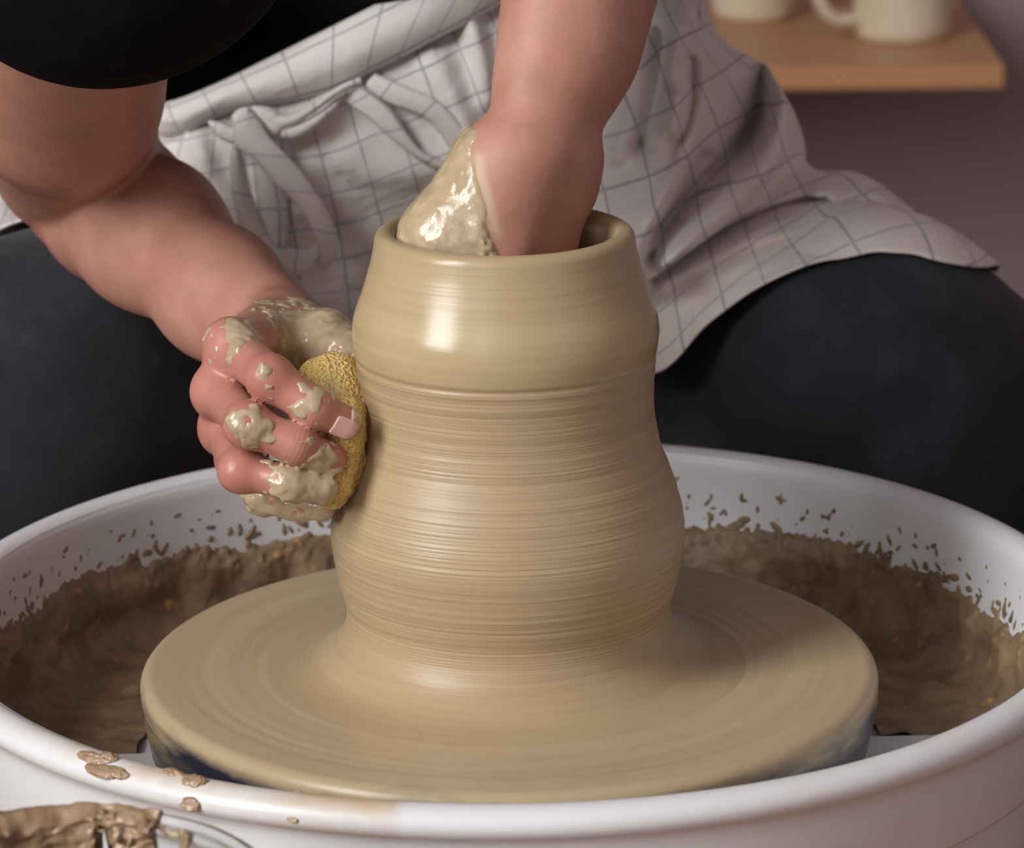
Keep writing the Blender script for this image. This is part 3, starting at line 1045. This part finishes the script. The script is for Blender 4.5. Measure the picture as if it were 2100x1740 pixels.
# --- clay on the skin: a wet layer of varying thickness standing proud of the hand
lobes = [(A(488, 690, -0.008), 0.0095, 1.0), (A(505, 715, -0.010), 0.006, 0.6),
         (A(640, 690, 0.035), 0.016, 1.2), (A(690, 700, 0.03), 0.016, 1.2), (A(600, 680, 0.06), 0.014, 0.9), (A(715, 740, 0.025), 0.012, 1.0),
         (A(622, 786, -0.045), 0.0045, 0.85), (A(650, 812, -0.047), 0.0045, 0.85), (A(672, 836, -0.046), 0.004, 0.8), (A(560, 896, -0.054), 0.0036, 0.7), (A(598, 918, -0.054), 0.0036, 0.7), (A(640, 912, -0.052), 0.004, 0.75), (A(548, 760, -0.046), 0.004, 0.6), (A(578, 782, -0.047), 0.0035, 0.7), (A(618, 808, -0.050), 0.004, 0.7), (A(585, 880, -0.055), 0.0038, 0.65), (A(530, 958, -0.047), 0.0035, 0.6), (A(600, 800, -0.046), 0.0055, 0.55), (A(640, 828, -0.049), 0.0058, 0.75), (A(560, 790, -0.044), 0.0045, 0.4), (A(672, 850, -0.047), 0.0060, 0.75), (A(640, 806, -0.044), 0.005, 0.6),
         (A(505, 872, -0.052), 0.0072, 1.0), (A(560, 890, -0.052), 0.005, 0.4), (A(610, 900, -0.053), 0.006, 0.55), (A(655, 925, -0.050), 0.0062, 0.7), (A(680, 935, -0.047), 0.006, 0.8), (A(630, 925, -0.053), 0.005, 0.4),
         (A(550, 965, -0.048), 0.006, 0.5), (A(590, 985, -0.053), 0.0075, 0.9), (A(630, 1000, -0.051), 0.0085, 1.1), (A(660, 1003, -0.049), 0.008, 1.1),
         (A(545, 1030, -0.016), 0.008, 1.0), (A(600, 1040, -0.022), 0.010, 1.1), (A(650, 1045, -0.026), 0.010, 1.1)]
# boundary of the clay on the thumb side of the hand in the vessel (x as a function of z)
bz = np.array([A(p, q, -0.012) for p, q in ((1040, 640), (1026, 522), (1004, 455), (990, 400), (972, 345), (968, 300), (985, 262), (990, 235))])
oz = np.argsort(bz[:, 2])


NAILP = A(704, 876, -0.044)


def mud_t(P):
    s = np.zeros(P.shape[:-1])
    for c, r, w in lobes:
        s = np.maximum(s, w * np.exp(-(((P - c) ** 2).sum(-1)) / (2 * r * r)))
    n = noise3(P, 150, 51, 3)
    n2 = noise3(P, 330, 57, 2)
    n3 = noise3(P, 620, 59, 2)
    t = np.clip((s + 0.55 * n + 0.42 * n2 + 0.30 * n3 - 0.55 - 0.9 * np.exp(-((P - NAILP) ** 2).sum(-1) / (2 * 0.0045 ** 2))) * 0.004, -0.0012, 0.0004) + np.where(s > 0.3, 0.0009 * np.clip(n2 + n - 0.1, 0, 1), 0)
    # hand in the vessel
    near2 = (P[..., 0] > -0.06) & (P[..., 2] > 0.10) & (P[..., 1] > -0.05) & (P[..., 1] < 0.06)
    bx_ = np.interp(P[..., 2], bz[oz, 2], bz[oz, 0])
    dx = bx_ - P[..., 0] + 0.0016 * n
    ztop = sstep(0.226, 0.218, P[..., 2])
    lump = np.exp(-((dx - 0.003) / 0.0035) ** 2) * sstep(0.196, 0.182, P[..., 2])
    t2 = np.clip(dx * 0.5, -0.0012, 0.0006) + lump * (0.0012 + 0.0016 * n2 + 0.0012 * n) * (dx > 0) + (dx > 0.001) * 0.0004 * n2
    t2 = np.where(ztop > 0.5, t2, -0.0012)
    return np.where(near2, t2, t)


mud_reg = [(A(560, 860, -0.01), 0.085), (A(930, 430, 0.0), 0.065)]


def mud_fn(P, C, reach):
    d = body_fn(P, C, reach)
    out = np.full(d.shape, 0.5)
    sel = np.zeros(len(C), bool)
    for c, r in mud_reg:
        sel |= np.linalg.norm(C - c, axis=1) < r + reach
    if sel.any():
        out[sel] = d[sel] - mud_t(P[sel])
    return out


mlo = np.min([c - r for c, r in mud_reg], 0)
mhi = np.max([c + r for c, r in mud_reg], 0)
VM, QM = surface_nets(mud_fn, mlo, mhi, 0.0009)
tm = mud_t(VM)
QM = QM[(tm[QM] > -0.0003).any(1)]
used = np.unique(QM)
mp = np.zeros(len(VM), int)
mp[used] = np.arange(len(used))
VM = relax(VM[used], mp[QM], 1, 0.4)
o = plink('clay_smear', VM, mp[QM], MAT_SMEAR, body)
o['label'] = 'wet tan clay smeared over the fingers and thumbs'
o['kind'] = 'stuff'
# thin dried film just past the edge of the smear on the hand in the vessel
bx_ = np.interp(VB[:, 2], bz[oz, 2], bz[oz, 0])
dx = bx_ - VB[:, 0]
film = np.exp(-((dx + 0.0022) / 0.0022) ** 2) * sstep(0.180, 0.186, VB[:, 2]) * sstep(0.216, 0.212, VB[:, 2]) * (np.abs(VB[:, 0]) < 0.06) * (VB[:, 1] < 0.05)
attr(body.data, 'film', np.clip(film * 0.75, 0, 1))

# fingernail of the index finger: a small curved plate on the tip
nc, ndir = JI[3], (JI[3] - JI[2]) / np.linalg.norm(JI[3] - JI[2])
view = CAM - nc
view /= np.linalg.norm(view)
up = view * 0.9 + np.array([0.0, 0, -0.36])
up -= ndir * (up @ ndir)
up /= np.linalg.norm(up)
sd = np.cross(ndir, up)
nv = []
for i in range(13):
    for j in range(13):
        a = (i / 12 - 0.62) * 0.0098
        ww = 0.0042 * (1 - 0.35 * max(0, (i / 12 - 0.70) / 0.30) ** 2 - 0.18 * max(0, (0.2 - i / 12) / 0.2) ** 2)
        nv.append(nc + ndir * a + up * 0.014 + sd * ww * (j / 12 - 0.5) * 2)
nv = np.array(nv)
for _ in range(40):
    dd_ = body_fn(nv[:, None], nv, 0.03)[:, 0]
    nv = nv - up * np.clip(dd_ - 0.00035, -0.002, 0.004)[:, None] * 0.8
o = plink('fingernail', np.array(nv), grid_faces(13, 13), MAT_NAIL, body)
sm = o.modifiers.new('solid', 'SOLIDIFY'); sm.thickness = 0.0006; sm.offset = -1

# ------------------------------------------------------------------ sponge pressed between fingertips and vessel
sp_b = [Bone(A(672, 800, 0.002), A(690, 870, -0.012), 0.0125, 0.0120, 0.010),
        Bone(A(690, 790, 0.000), A(712, 845, -0.010), 0.0110, 0.0100, 0.010),
        Bone(A(690, 870, -0.012), A(697, 950, -0.020), 0.0110, 0.0095, 0.010),
        Bone(A(705, 900, -0.030), A(692, 985, -0.034), 0.0062, 0.0056, 0.008),
        Bone(A(697, 950, -0.022), A(678, 1015, -0.030), 0.0085, 0.0060, 0.008),
        Bone(A(716, 850, -0.026), A(705, 900, -0.030), 0.0050, 0.0062, 0.008)]


def sponge_fn(P, C, reach):
    d = eval_bones(sp_b, P, C, reach)
    near = np.abs(d) < 0.006
    out = d.copy()
    out[near] += 0.0007 * noise3(P[near], 420, 81, 2) + 0.0006 * noise3(P[near], 160, 83)
    rv = np.hypot(P[..., 0], P[..., 1]) - np.interp(P[..., 2], ZR[:, 0], ZR[:, 1])
    return np.maximum(out, -(rv + 0.0006))


lo, hi = bounds(sp_b, 0.004)
V, Q = surface_nets(sponge_fn, lo, hi, 0.0007)
o = link('sponge', mesh_np('sponge', V - V.mean(0), Q), MAT_SPONGE)
o.location = V.mean(0)
tag(o, 'small yellow porous sponge pressed against the vessel by muddy fingers', 'sponge')

# ------------------------------------------------------------------ trousers, shirt, shoes
KN1, KN2 = np.array([-0.222, 0.285, 0.034]), np.array([0.170, 0.300, 0.036])
tb = [Bone((-0.085, 0.52, 0.045), KN1, 0.088, 0.073, 0.03), Bone((0.065, 0.52, 0.030), KN2, 0.078, 0.071, 0.03),
      Bone((-0.05, 0.56, 0.045), (0.05, 0.56, 0.045), 0.100, 0.100, 0.04), Bone((-0.02, 0.56, 0.05), (-0.03, 0.52, 0.15), 0.09, 0.085, 0.04, np.array([1, 0, 0]), 1.25),
      Bone(KN1, (-0.25, 0.40, -0.40), 0.070, 0.055, 0.03), Bone(KN2, (0.212, 0.300, 0.0), 0.071, 0.070, 0.03), Bone((0.212, 0.300, 0.0), (0.23, 0.42, -0.40), 0.070, 0.055, 0.03)]


def tr_fn(P, C, reach):
    return eval_bones(tb, P, C, reach)


lo, hi = bounds(tb, 0.006)
V, Q = surface_nets(tr_fn, lo, hi, 0.0035)
V = relax(V, Q, 2)
nn = noise3(V, 14, 91, 3)
V = V + np.array([0, -0.3, 0.6]) * (0.004 * nn)[:, None]
plink('trousers', V, Q, MAT_TROUSER)
sh = [Bone((-0.045, 0.500, 0.08), (-0.045, 0.490, 0.21), 0.090, 0.098, 0.04, np.array([1, 0, 0]), 1.22),
      Bone((-0.045, 0.490, 0.21), (-0.03, 0.26, 0.43), 0.100, 0.110, 0.05, np.array([1, 0, 0]), 1.25),
      Bone(TC, S1 + np.array([0.02, 0.02, 0.02]), 0.10, 0.066, 0.05),
      Bone(TC, S2 + np.array([0, 0, 0.02]), 0.10, 0.075, 0.05),
      Bone(S1 + np.array([0, 0, 0.03]), A(205, -222, 0.022), 0.070, 0.077, 0.03),
      Bone(A(300, -200, 0.36), A(310, 30, 0.485), 0.065, 0.052, 0.04),
      Bone(S2, S2 + (E2 - S2) * 0.45, 0.068, 0.062, 0.03)]


def sh_fn(P, C, reach):
    return eval_bones(sh, P, C, reach)


lo, hi = bounds(sh, 0.006)
V, Q = surface_nets(sh_fn, lo, hi, 0.0035)
V = relax(V, Q, 2)
plink('shirt', V, Q, MAT_SHIRT)
for x, y in ((-0.25, 0.40), (0.23, 0.42)):
    sbn = [Bone((x, y + 0.03, -0.452), (x * 1.06, y - 0.14, -0.462), 0.042, 0.034, 0.02), Bone((x, y, -0.39), (x, y + 0.02, -0.44), 0.045, 0.045, 0.02)]
    lo, hi = bounds(sbn, 0.006)
    V, Q = surface_nets(lambda P, C, r: np.maximum(eval_bones(sbn, P, C, r), RZ0 + 0.001 - P[..., 2]), lo, hi, 0.004)
    plink('shoe', relax(V, Q, 2), Q, MAT_SHOE)

# ------------------------------------------------------------------ apron
# lattice of photo points with a depth from the body they lie on; rows waist -> hem, columns person's right -> left
LAT = [
    [(40, 262, .44), (-30, 330, .43), (-90, 395, .41), (-120, 430, .395), (-135, 465, .38), (-150, 510, .36), (-160, 560, .33)],
    [(170, 248, .42), (120, 320, .42), (60, 395, .405), (35, 425, .395), (22, 455, .38), (10, 495, .36), (5, 545, .325)],
    [(300, 262, .385), (270, 345, .39), (240, 430, .38), (225, 480, .37), (212, 520, .355), (200, 570, .335), (180, 640, .30)],
    [(420, 240, .362), (405, 330, .362), (395, 430, .36), (392, 500, .355), (388, 560, .35), (385, 630, .335), (380, 710, .31)],
    [(540, 208, .350), (545, 310, .348), (555, 415, .345), (562, 480, .345), (570, 545, .345), (576, 620, .345), (580, 700, .35)],
    [(650, 186, .345), (672, 290, .340), (700, 395, .338), (716, 465, .340), (728, 530, .342), (738, 610, .347), (745, 700, .36)],
    [(760, 140, .343), (795, 245, .336), (830, 350, .334), (850, 420, .335), (868, 490, .338), (882, 580, .346), (890, 700, .36)],
    [(880, 82, .345), (925, 195, .335), (965, 305, .330), (990, 385, .330), (1012, 465, .332), (1032, 570, .338), (1040, 700, .35)],
    [(1000, 20, .350), (1050, 140, .338), (1100, 260, .330), (1132, 350, .326), (1162, 440, .322), (1188, 570, .320), (1195, 740, .32)],
    [(1110, -40, .358), (1165, 80, .342), (1220, 205, .332), (1262, 320, .323), (1290, 430, .312), (1318, 580, .292), (1345, 765, .262)],
    [(1210, -95, .37), (1270, 20, .350), (1330, 150, .340), (1368, 280, .332), (1392, 400, .320), (1420, 520, .295), (1452, 664, .258)],
    [(1285, -150, .385), (1340, -40, .365), (1405, 90, .352), (1455, 225, .348), (1488, 350, .338), (1522, 465, .305), (1562, 586, .256)],
    [(1335, -190, .40), (1385, -60, .385), (1450, 78, .375), (1540, 200, .375), (1580, 330, .362), (1620, 430, .320), (1695, 533, .256)],
    [(1365, -200, .42), (1412, -60, .405), (1474, 72, .395), (1598, 170, .392), (1640, 322, .380), (1705, 392, .345), (1830, 538, .262)],
    [(1380, -200, .45), (1422, -55, .44), (1484, 84, .43), (1626, 226, .415), (1658, 346, .395), (1780, 366, .372), (1925, 583, .275)],
    [(1385, -190, .48), (1426, -50, .47), (1492, 100, .46), (1638, 282, .44), (1664, 352, .42), (1845, 400, .39), (1962, 612, .288)],
    [(1385, -180, .52), (1424, -40, .50), (1494, 112, .49), (1636, 300, .47), (1662, 360, .45), (1855, 432, .43), (1975, 650, .32)],
]
LW = np.array([[A(*p) for p in c] for c in LAT])              # (cols, rows, 3)
NU, NV = 520, 260
tmp = np.stack([spline(LW[i], NV) for i in range(LW.shape[0])])            # along columns
G3 = np.stack([spline(tmp[:, j], NU) for j in range(NV)], 1)               # (NU,NV,3)
# uv in metres from mean arc lengths, hem-parallel rows measured on the middle row
du = np.linalg.norm(np.diff(G3, axis=0), axis=2)
uu = np.concatenate([[0], np.cumsum(du[:, int(NV * 0.62)])])
dv = np.linalg.norm(np.diff(G3, axis=1), axis=2)
vv = np.concatenate([np.zeros((NU, 1)), np.cumsum(dv, 1)], 1)
vm = 0.35 * vv + 0.65 * vv.mean(0)[None]
# folds: (points px, half width left/right of the ridge in px, height m); + towards the viewer
FOLDS = [
    ([(1430, 40), (1425, 200), (1372, 340), (1322, 440), (1270, 560)], 150, 30, 0.046),
    ([(1612, 175), (1590, 285), (1520, 372), (1430, 455), (1330, 540)], 40, 34, 0.044),
    ([(1562, 150), (1552, 240), (1512, 312), (1440, 388), (1378, 452), (1335, 520)], 20, 20, -0.034),
    ([(1690, 410), (1600, 430), (1500, 470), (1420, 512), (1340, 564)], 15, 15, -0.024),
    ([(1500, 345), (1425, 415), (1350, 495)], 26, 18, 0.012),
    ([(1330, 600), (1480, 512), (1640, 460), (1760, 440)], 22, 70, 0.012),
    ([(1690, 392), (1780, 376), (1850, 404)], 26, 30, 0.016),
    ([(1395, 30), (1370, 120), (1320, 250)], 40, 30, 0.010),
    ([(1480, 100), (1490, 190), (1450, 290)], 30, 22, 0.010),
    ([(1312, 60), (1292, 180), (1265, 300)], 26, 24, 0.012),
    ([(1354, 60), (1347, 160), (1318, 280)], 20, 18, -0.014),
    ([(1388, 180), (1384, 240)], 24, 22, 0.014),
    ([(1465, 110), (1455, 200), (1415, 300), (1350, 430)], 24, 20, 0.012),
    ([(1422, 110), (1420, 200), (1388, 300)], 16, 14, -0.011),
    ([(1340, 700), (1440, 600), (1560, 525), (1680, 485)], 14, 14, 0.0025),
    ([(690, 200), (640, 300), (625, 420)], 40, 40, 0.006),
    ([(900, 130), (950, 250), (960, 330)], 40, 30, 0.010),
    ([(960, 20), (985, 110), (1000, 200)], 26, 20, 0.009),
    ([(400, 290), (440, 380), (520, 470)], 36, 26, 0.011),
    ([(560, 300), (580, 420), (600, 540)], 40, 30, 0.008),
    ([(700, 330), (800, 360), (960, 320)], 30, 36, 0.005),
    ([(1850, 400), (1890, 470), (1930, 560)], 40, 40, 0.006),
    ([(10, 440), (20, 490), (50, 530)], 30, 30, 0.008),
]
pxg = to_px(G3.reshape(-1, 3)).reshape(NU, NV, 2)
disp = np.zeros((NU, NV))
for pts, wl, wr, h in FOLDS:
    pl = spline(np.array(pts, float), 60)
    dmin = np.full((NU, NV), 1e9)
    side = np.zeros((NU, NV))
    for a, b in zip(pl[:-1], pl[1:]):
        ab = b - a
        L2 = ab @ ab
        ap = pxg - a
        t = np.clip((ap @ ab) / L2, 0, 1)
        q = ap - t[..., None] * ab
        d = np.hypot(q[..., 0], q[..., 1])
        m_ = d < dmin
        dmin = np.where(m_, d, dmin)
        cr_ = ab[0] * ap[..., 1] - ab[1] * ap[..., 0]
        side = np.where(m_, cr_, side)
    w_ = np.where(side > 0, wl, wr)                # side>0: to the left when walking down the fold
    disp += h * np.exp(-(dmin / w_) ** 2)
disp += 0.0032 * noise3(G3, 24, 101, 3) + 0.0014 * noise3(G3, 70, 103, 2)
dirv = CAM - G3
dirv /= np.linalg.norm(dirv, axis=2)[..., None]
dirv = dirv * np.array([1, 1, 0.5])
G3 = G3 + dirv * disp[..., None]
# keep the cloth outside the trousers and the shirt
Pf = G3.reshape(-1, 1, 3)
for bl, gap in ((tb, 0.0045),):
    for _ in range(3):
        Cc = Pf[:, 0]
        d0 = eval_bones(bl, Pf, Cc, 0.05)[:, 0]
        g = np.stack([(eval_bones(bl, Pf + np.eye(3)[k] * 1e-4, Cc, 0.05)[:, 0] - d0) / 1e-4 for k in range(3)], -1)
        pen = np.clip(gap - d0, 0, 0.06)
        Pf = Pf + (g * pen[:, None])[:, None]
G3 = Pf.reshape(NU, NV, 3)


def uv_from(me, U):
    lay = me.uv_layers.new(name='UVMap')
    li = np.zeros(len(me.loops), np.int32)
    me.loops.foreach_get('vertex_index', li)
    lay.data.foreach_set('uv', np.asarray(U, np.float32)[li].ravel())


def solid(o, t):
    md = o.modifiers.new('solid', 'SOLIDIFY')
    md.thickness = t
    md.offset = 0
    return o


Fa = grid_faces(NU, NV)
apron = plink('apron', G3.reshape(-1, 3), Fa, MAT_LINEN)
apron['label'] = 'off-white linen apron with thin slate-blue check'
uv_from(apron.data, np.stack([np.broadcast_to(uu[:, None], (NU, NV)), vm], -1).reshape(-1, 2))
solid(apron, 0.0012)


def strip(name, e0, e1, n=80, mcols=13, bulge=0.004, parent=apron, voff=0.0, uoff=0.0, th_=0.0012, rough=0.0006):
    """cloth band between two edge curves given as photo points with depth"""
    a = spline([A(*p) for p in e0], n)
    b = spline([A(*p) for p in e1], n)
    s = np.linspace(0, 1, mcols)
    Gs = a[:, None] * (1 - s)[None, :, None] + b[:, None] * s[None, :, None]
    dr = CAM - Gs
    dr /= np.linalg.norm(dr, axis=2)[..., None]
    Gs = Gs + dr * (bulge * (1 - (2 * s - 1) ** 2)[None, :, None]) + dr * (rough * noise3(Gs, 60, 7, 2))[..., None]
    mid = (a + b) / 2
    L = np.concatenate([[0], np.cumsum(np.linalg.norm(np.diff(mid, axis=0), axis=1))])
    Wd = np.linalg.norm(b - a, axis=1).mean()
    U = np.stack([np.broadcast_to(L[:, None] + uoff, (n, mcols)), np.broadcast_to(s[None] * Wd + voff, (n, mcols))], -1)
    o = plink(name, Gs.reshape(-1, 3), grid_faces(n, mcols), MAT_LINEN, parent)
    uv_from(o.data, U.reshape(-1, 2))
    return solid(o, th_)


# folded waistband lying over the top of the apron
strip('waistband',
      [(225, 200, .395), (262, 212, .38), (300, 215, .372), (360, 206, .362), (450, 170, .352), (560, 116, .345), (700, 46, .341), (820, -14, .341), (960, -85, .345), (1150, -190, .36), (1350, -280, .39)],
      [(262, 240, .395), (290, 264, .38), (335, 276, .370), (385, 266, .360), (480, 224, .350), (600, 205, .342), (690, 182, .338), (770, 142, .336), (860, 96, .336), (1000, 22, .340), (1200, -95, .36)],
      120, 25, 0.010, voff=0.006, uoff=0.012)
# hanging bow loop: front limb, then back limb and bottom turn
strip('bow_loop',
      [(505, 222, .330), (482, 262, .322), (486, 300, .318), (520, 322, .314), (566, 378, .310), (612, 424, .308), (640, 468, .308), (655, 510, .310), (652, 540, .314)],
      [(510, 222, .332), (530, 246, .326), (556, 286, .320), (604, 336, .316), (642, 386, .312), (668, 430, .312), (688, 480, .314), (688, 520, .318), (668, 552, .320)],
      90, 11, 0.003, uoff=0.004, voff=0.0135)
strip('bow_loop',
      [(480, 296, .328), (473, 330, .326), (475, 380, .324), (484, 430, .322), (497, 478, .320), (545, 526, .317), (592, 558, .314), (625, 558, .312), (655, 520, .311)],
      [(490, 292, .330), (502, 340, .330), (513, 392, .330), (528, 436, .329), (538, 464, .328), (562, 506, .326), (598, 512, .324), (630, 513, .322), (650, 500, .318)],
      90, 11, 0.003, uoff=0.009, voff=0.0135)
strip('tie_end',
      [(520, 300, .333), (524, 360, .332), (530, 420, .331), (540, 500, .330)], [(560, 300, .333), (572, 360, .331), (588, 420, .330), (588, 512, .329)], 50, 9, 0.004, uoff=0.003, voff=0.003)
strip('bow_loop',
      [(745, 178, .334), (800, 222, .329), (840, 278, .326), (868, 312, .325), (915, 330, .325), (950, 332, .326)],
      [(700, 204, .336), (755, 240, .330), (800, 280, .327), (845, 315, .325), (895, 346, .324), (945, 350, .325)], 80, 9, 0.002, uoff=0.006, voff=0.0105)
strip('bow_loop',
      [(770, 152, .336), (830, 178, .330), (895, 208, .326), (940, 252, .323), (970, 300, .322), (985, 340, .322)],
      [(742, 180, .337), (806, 214, .331), (866, 236, .328), (902, 270, .326), (930, 320, .324), (945, 350, .324)], 80, 9, 0.002, uoff=0.001, voff=0.013)
strip('tie_end',
      [(430, 248, .345), (455, 252, .340), (480, 262, .338), (500, 258, .336)], [(428, 252, .345), (452, 282, .338), (484, 294, .335), (500, 282, .334)], 40, 7, 0.003, uoff=0.006)
strip('tie_end',
      [(545, 232, .335), (590, 236, .332), (640, 214, .331), (700, 176, .333), (740, 160, .336)], [(548, 262, .333), (590, 262, .330), (640, 232, .329), (700, 188, .332), (742, 172, .336)], 50, 7, 0.004, uoff=0.008)
strip('tie_end',
      [(556, 262, .334), (600, 258, .331), (650, 236, .330), (690, 204, .333)], [(560, 282, .333), (606, 284, .329), (650, 258, .329), (694, 218, .333)], 50, 7, 0.003, uoff=0.004)
kn = [Bone(A(505, 246, .336), A(555, 252, .334), 0.0065, 0.006, 0.004), Bone(A(540, 238, .335), A(565, 262, .332), 0.005, 0.005, 0.003)]
lo, hi = bounds(kn, 0.004)
V, Q = surface_nets(lambda P, C, r: eval_bones(kn, P, C, r) + 0.001 * noise3(P, 200, 5, 2), lo, hi, 0.0012)
plink('knot', V, Q, MAT_LINEN, apron)

# ------------------------------------------------------------------ clear tub with clay draped over its rim
TR = 0.064
far = PZ(170, 1657, 0.052)
tc = np.array([far[0], far[1] - TR, TZ])
tub = empty('plastic_tub', tc)
tag(tub, 'clear plastic tub with a clay smeared rim before the basin', 'tub')
H = 0.052 - TZ
V, F = lathe([(0, 0.001), (TR * 0.86, 0.001), (TR * 0.9, 0.004), (TR * 0.985, H - 0.006), (TR + 0.0014, H - 0.005), (TR + 0.0018, H - 0.001), (TR, H), (TR - 0.0012, H - 0.001), (TR - 0.0016, H - 0.006), (TR * 0.87, 0.004), (0, 0.003)], 96)
link('wall', mesh_np('tub_wall', V, F), MAT_CLEAR, tub)
for k, (px, py, w, h) in enumerate([(415, 1722, 0.0012, 0.005), (395, 1686, 0.004, 0.0012), (440, 1700, 0.0010, 0.003), (318, 1716, 0.0022, 0.0030), (355, 1672, 0.003, 0.001)]):
    d_ = PZ(px, py, 0.047 - (py - 1680) * 0.00012)
    an = math.atan2(d_[1] - tc[1], d_[0] - tc[0])
    blob('clay_streak', (math.cos(an) * (TR - 0.002), math.sin(an) * (TR - 0.002), d_[2] - TZ), (w, 0.0008, h), 60 + k, MAT_LUMP, tub, 0.5, 2, Euler((0, 0, an + PI / 2)), (20, 12))
# slab of clay hanging over the far rim, sagging inside
na, ns = 150, 60
aa = np.linspace(math.radians(66), math.radians(160), na)
ss = np.linspace(0, 1, ns)
AA, S2_ = np.meshgrid(aa, ss, indexing='ij')
arc = np.stack([AA * TR, S2_ * 0.06, 0 * AA], -1)
edge = 0.030 + 0.020 * noise3(np.stack([aa * TR, 0 * aa, 0 * aa], -1), 90, 9, 2) + 0.022 * sstep(math.radians(92), math.radians(112), aa)
edge = np.where((aa < math.radians(86)) & (aa > math.radians(80)), 0.006, edge)
edge = np.where(aa < math.radians(80), 0.016 + 0.2 * (aa - math.radians(66)) * 0.05, edge)
drop = S2_ * np.maximum(edge, 0.004)[:, None]
thk = 0.0035 + 0.0035 * noise3(arc, 110, 15, 3) + 0.006 * sstep(math.radians(95), math.radians(120), AA) * (0.6 + noise3(arc, 60, 19, 2))
thk *= (1 - 0.7 * S2_ ** 6)
over = np.clip(1 - drop / 0.004, 0, 1)
Rin = TR - 0.0025 - np.abs(thk) * (1 - over) + over * 0.003
Zt = H + 0.0012 - drop + 0.0014 * noise3(arc, 160, 25, 2)
V = np.stack([np.cos(AA) * Rin, np.sin(AA) * Rin, Zt], -1).reshape(-1, 3)
o = link('clay_slab', mesh_np('clay_slab', V, grid_faces(na, ns)), MAT_LUMP)
o.location = tc
md = o.modifiers.new('solid', 'SOLIDIFY'); md.thickness = 0.003; md.offset = -1
tag(o, 'ragged brown wet clay slab draped over the clear tub rim', 'clay')
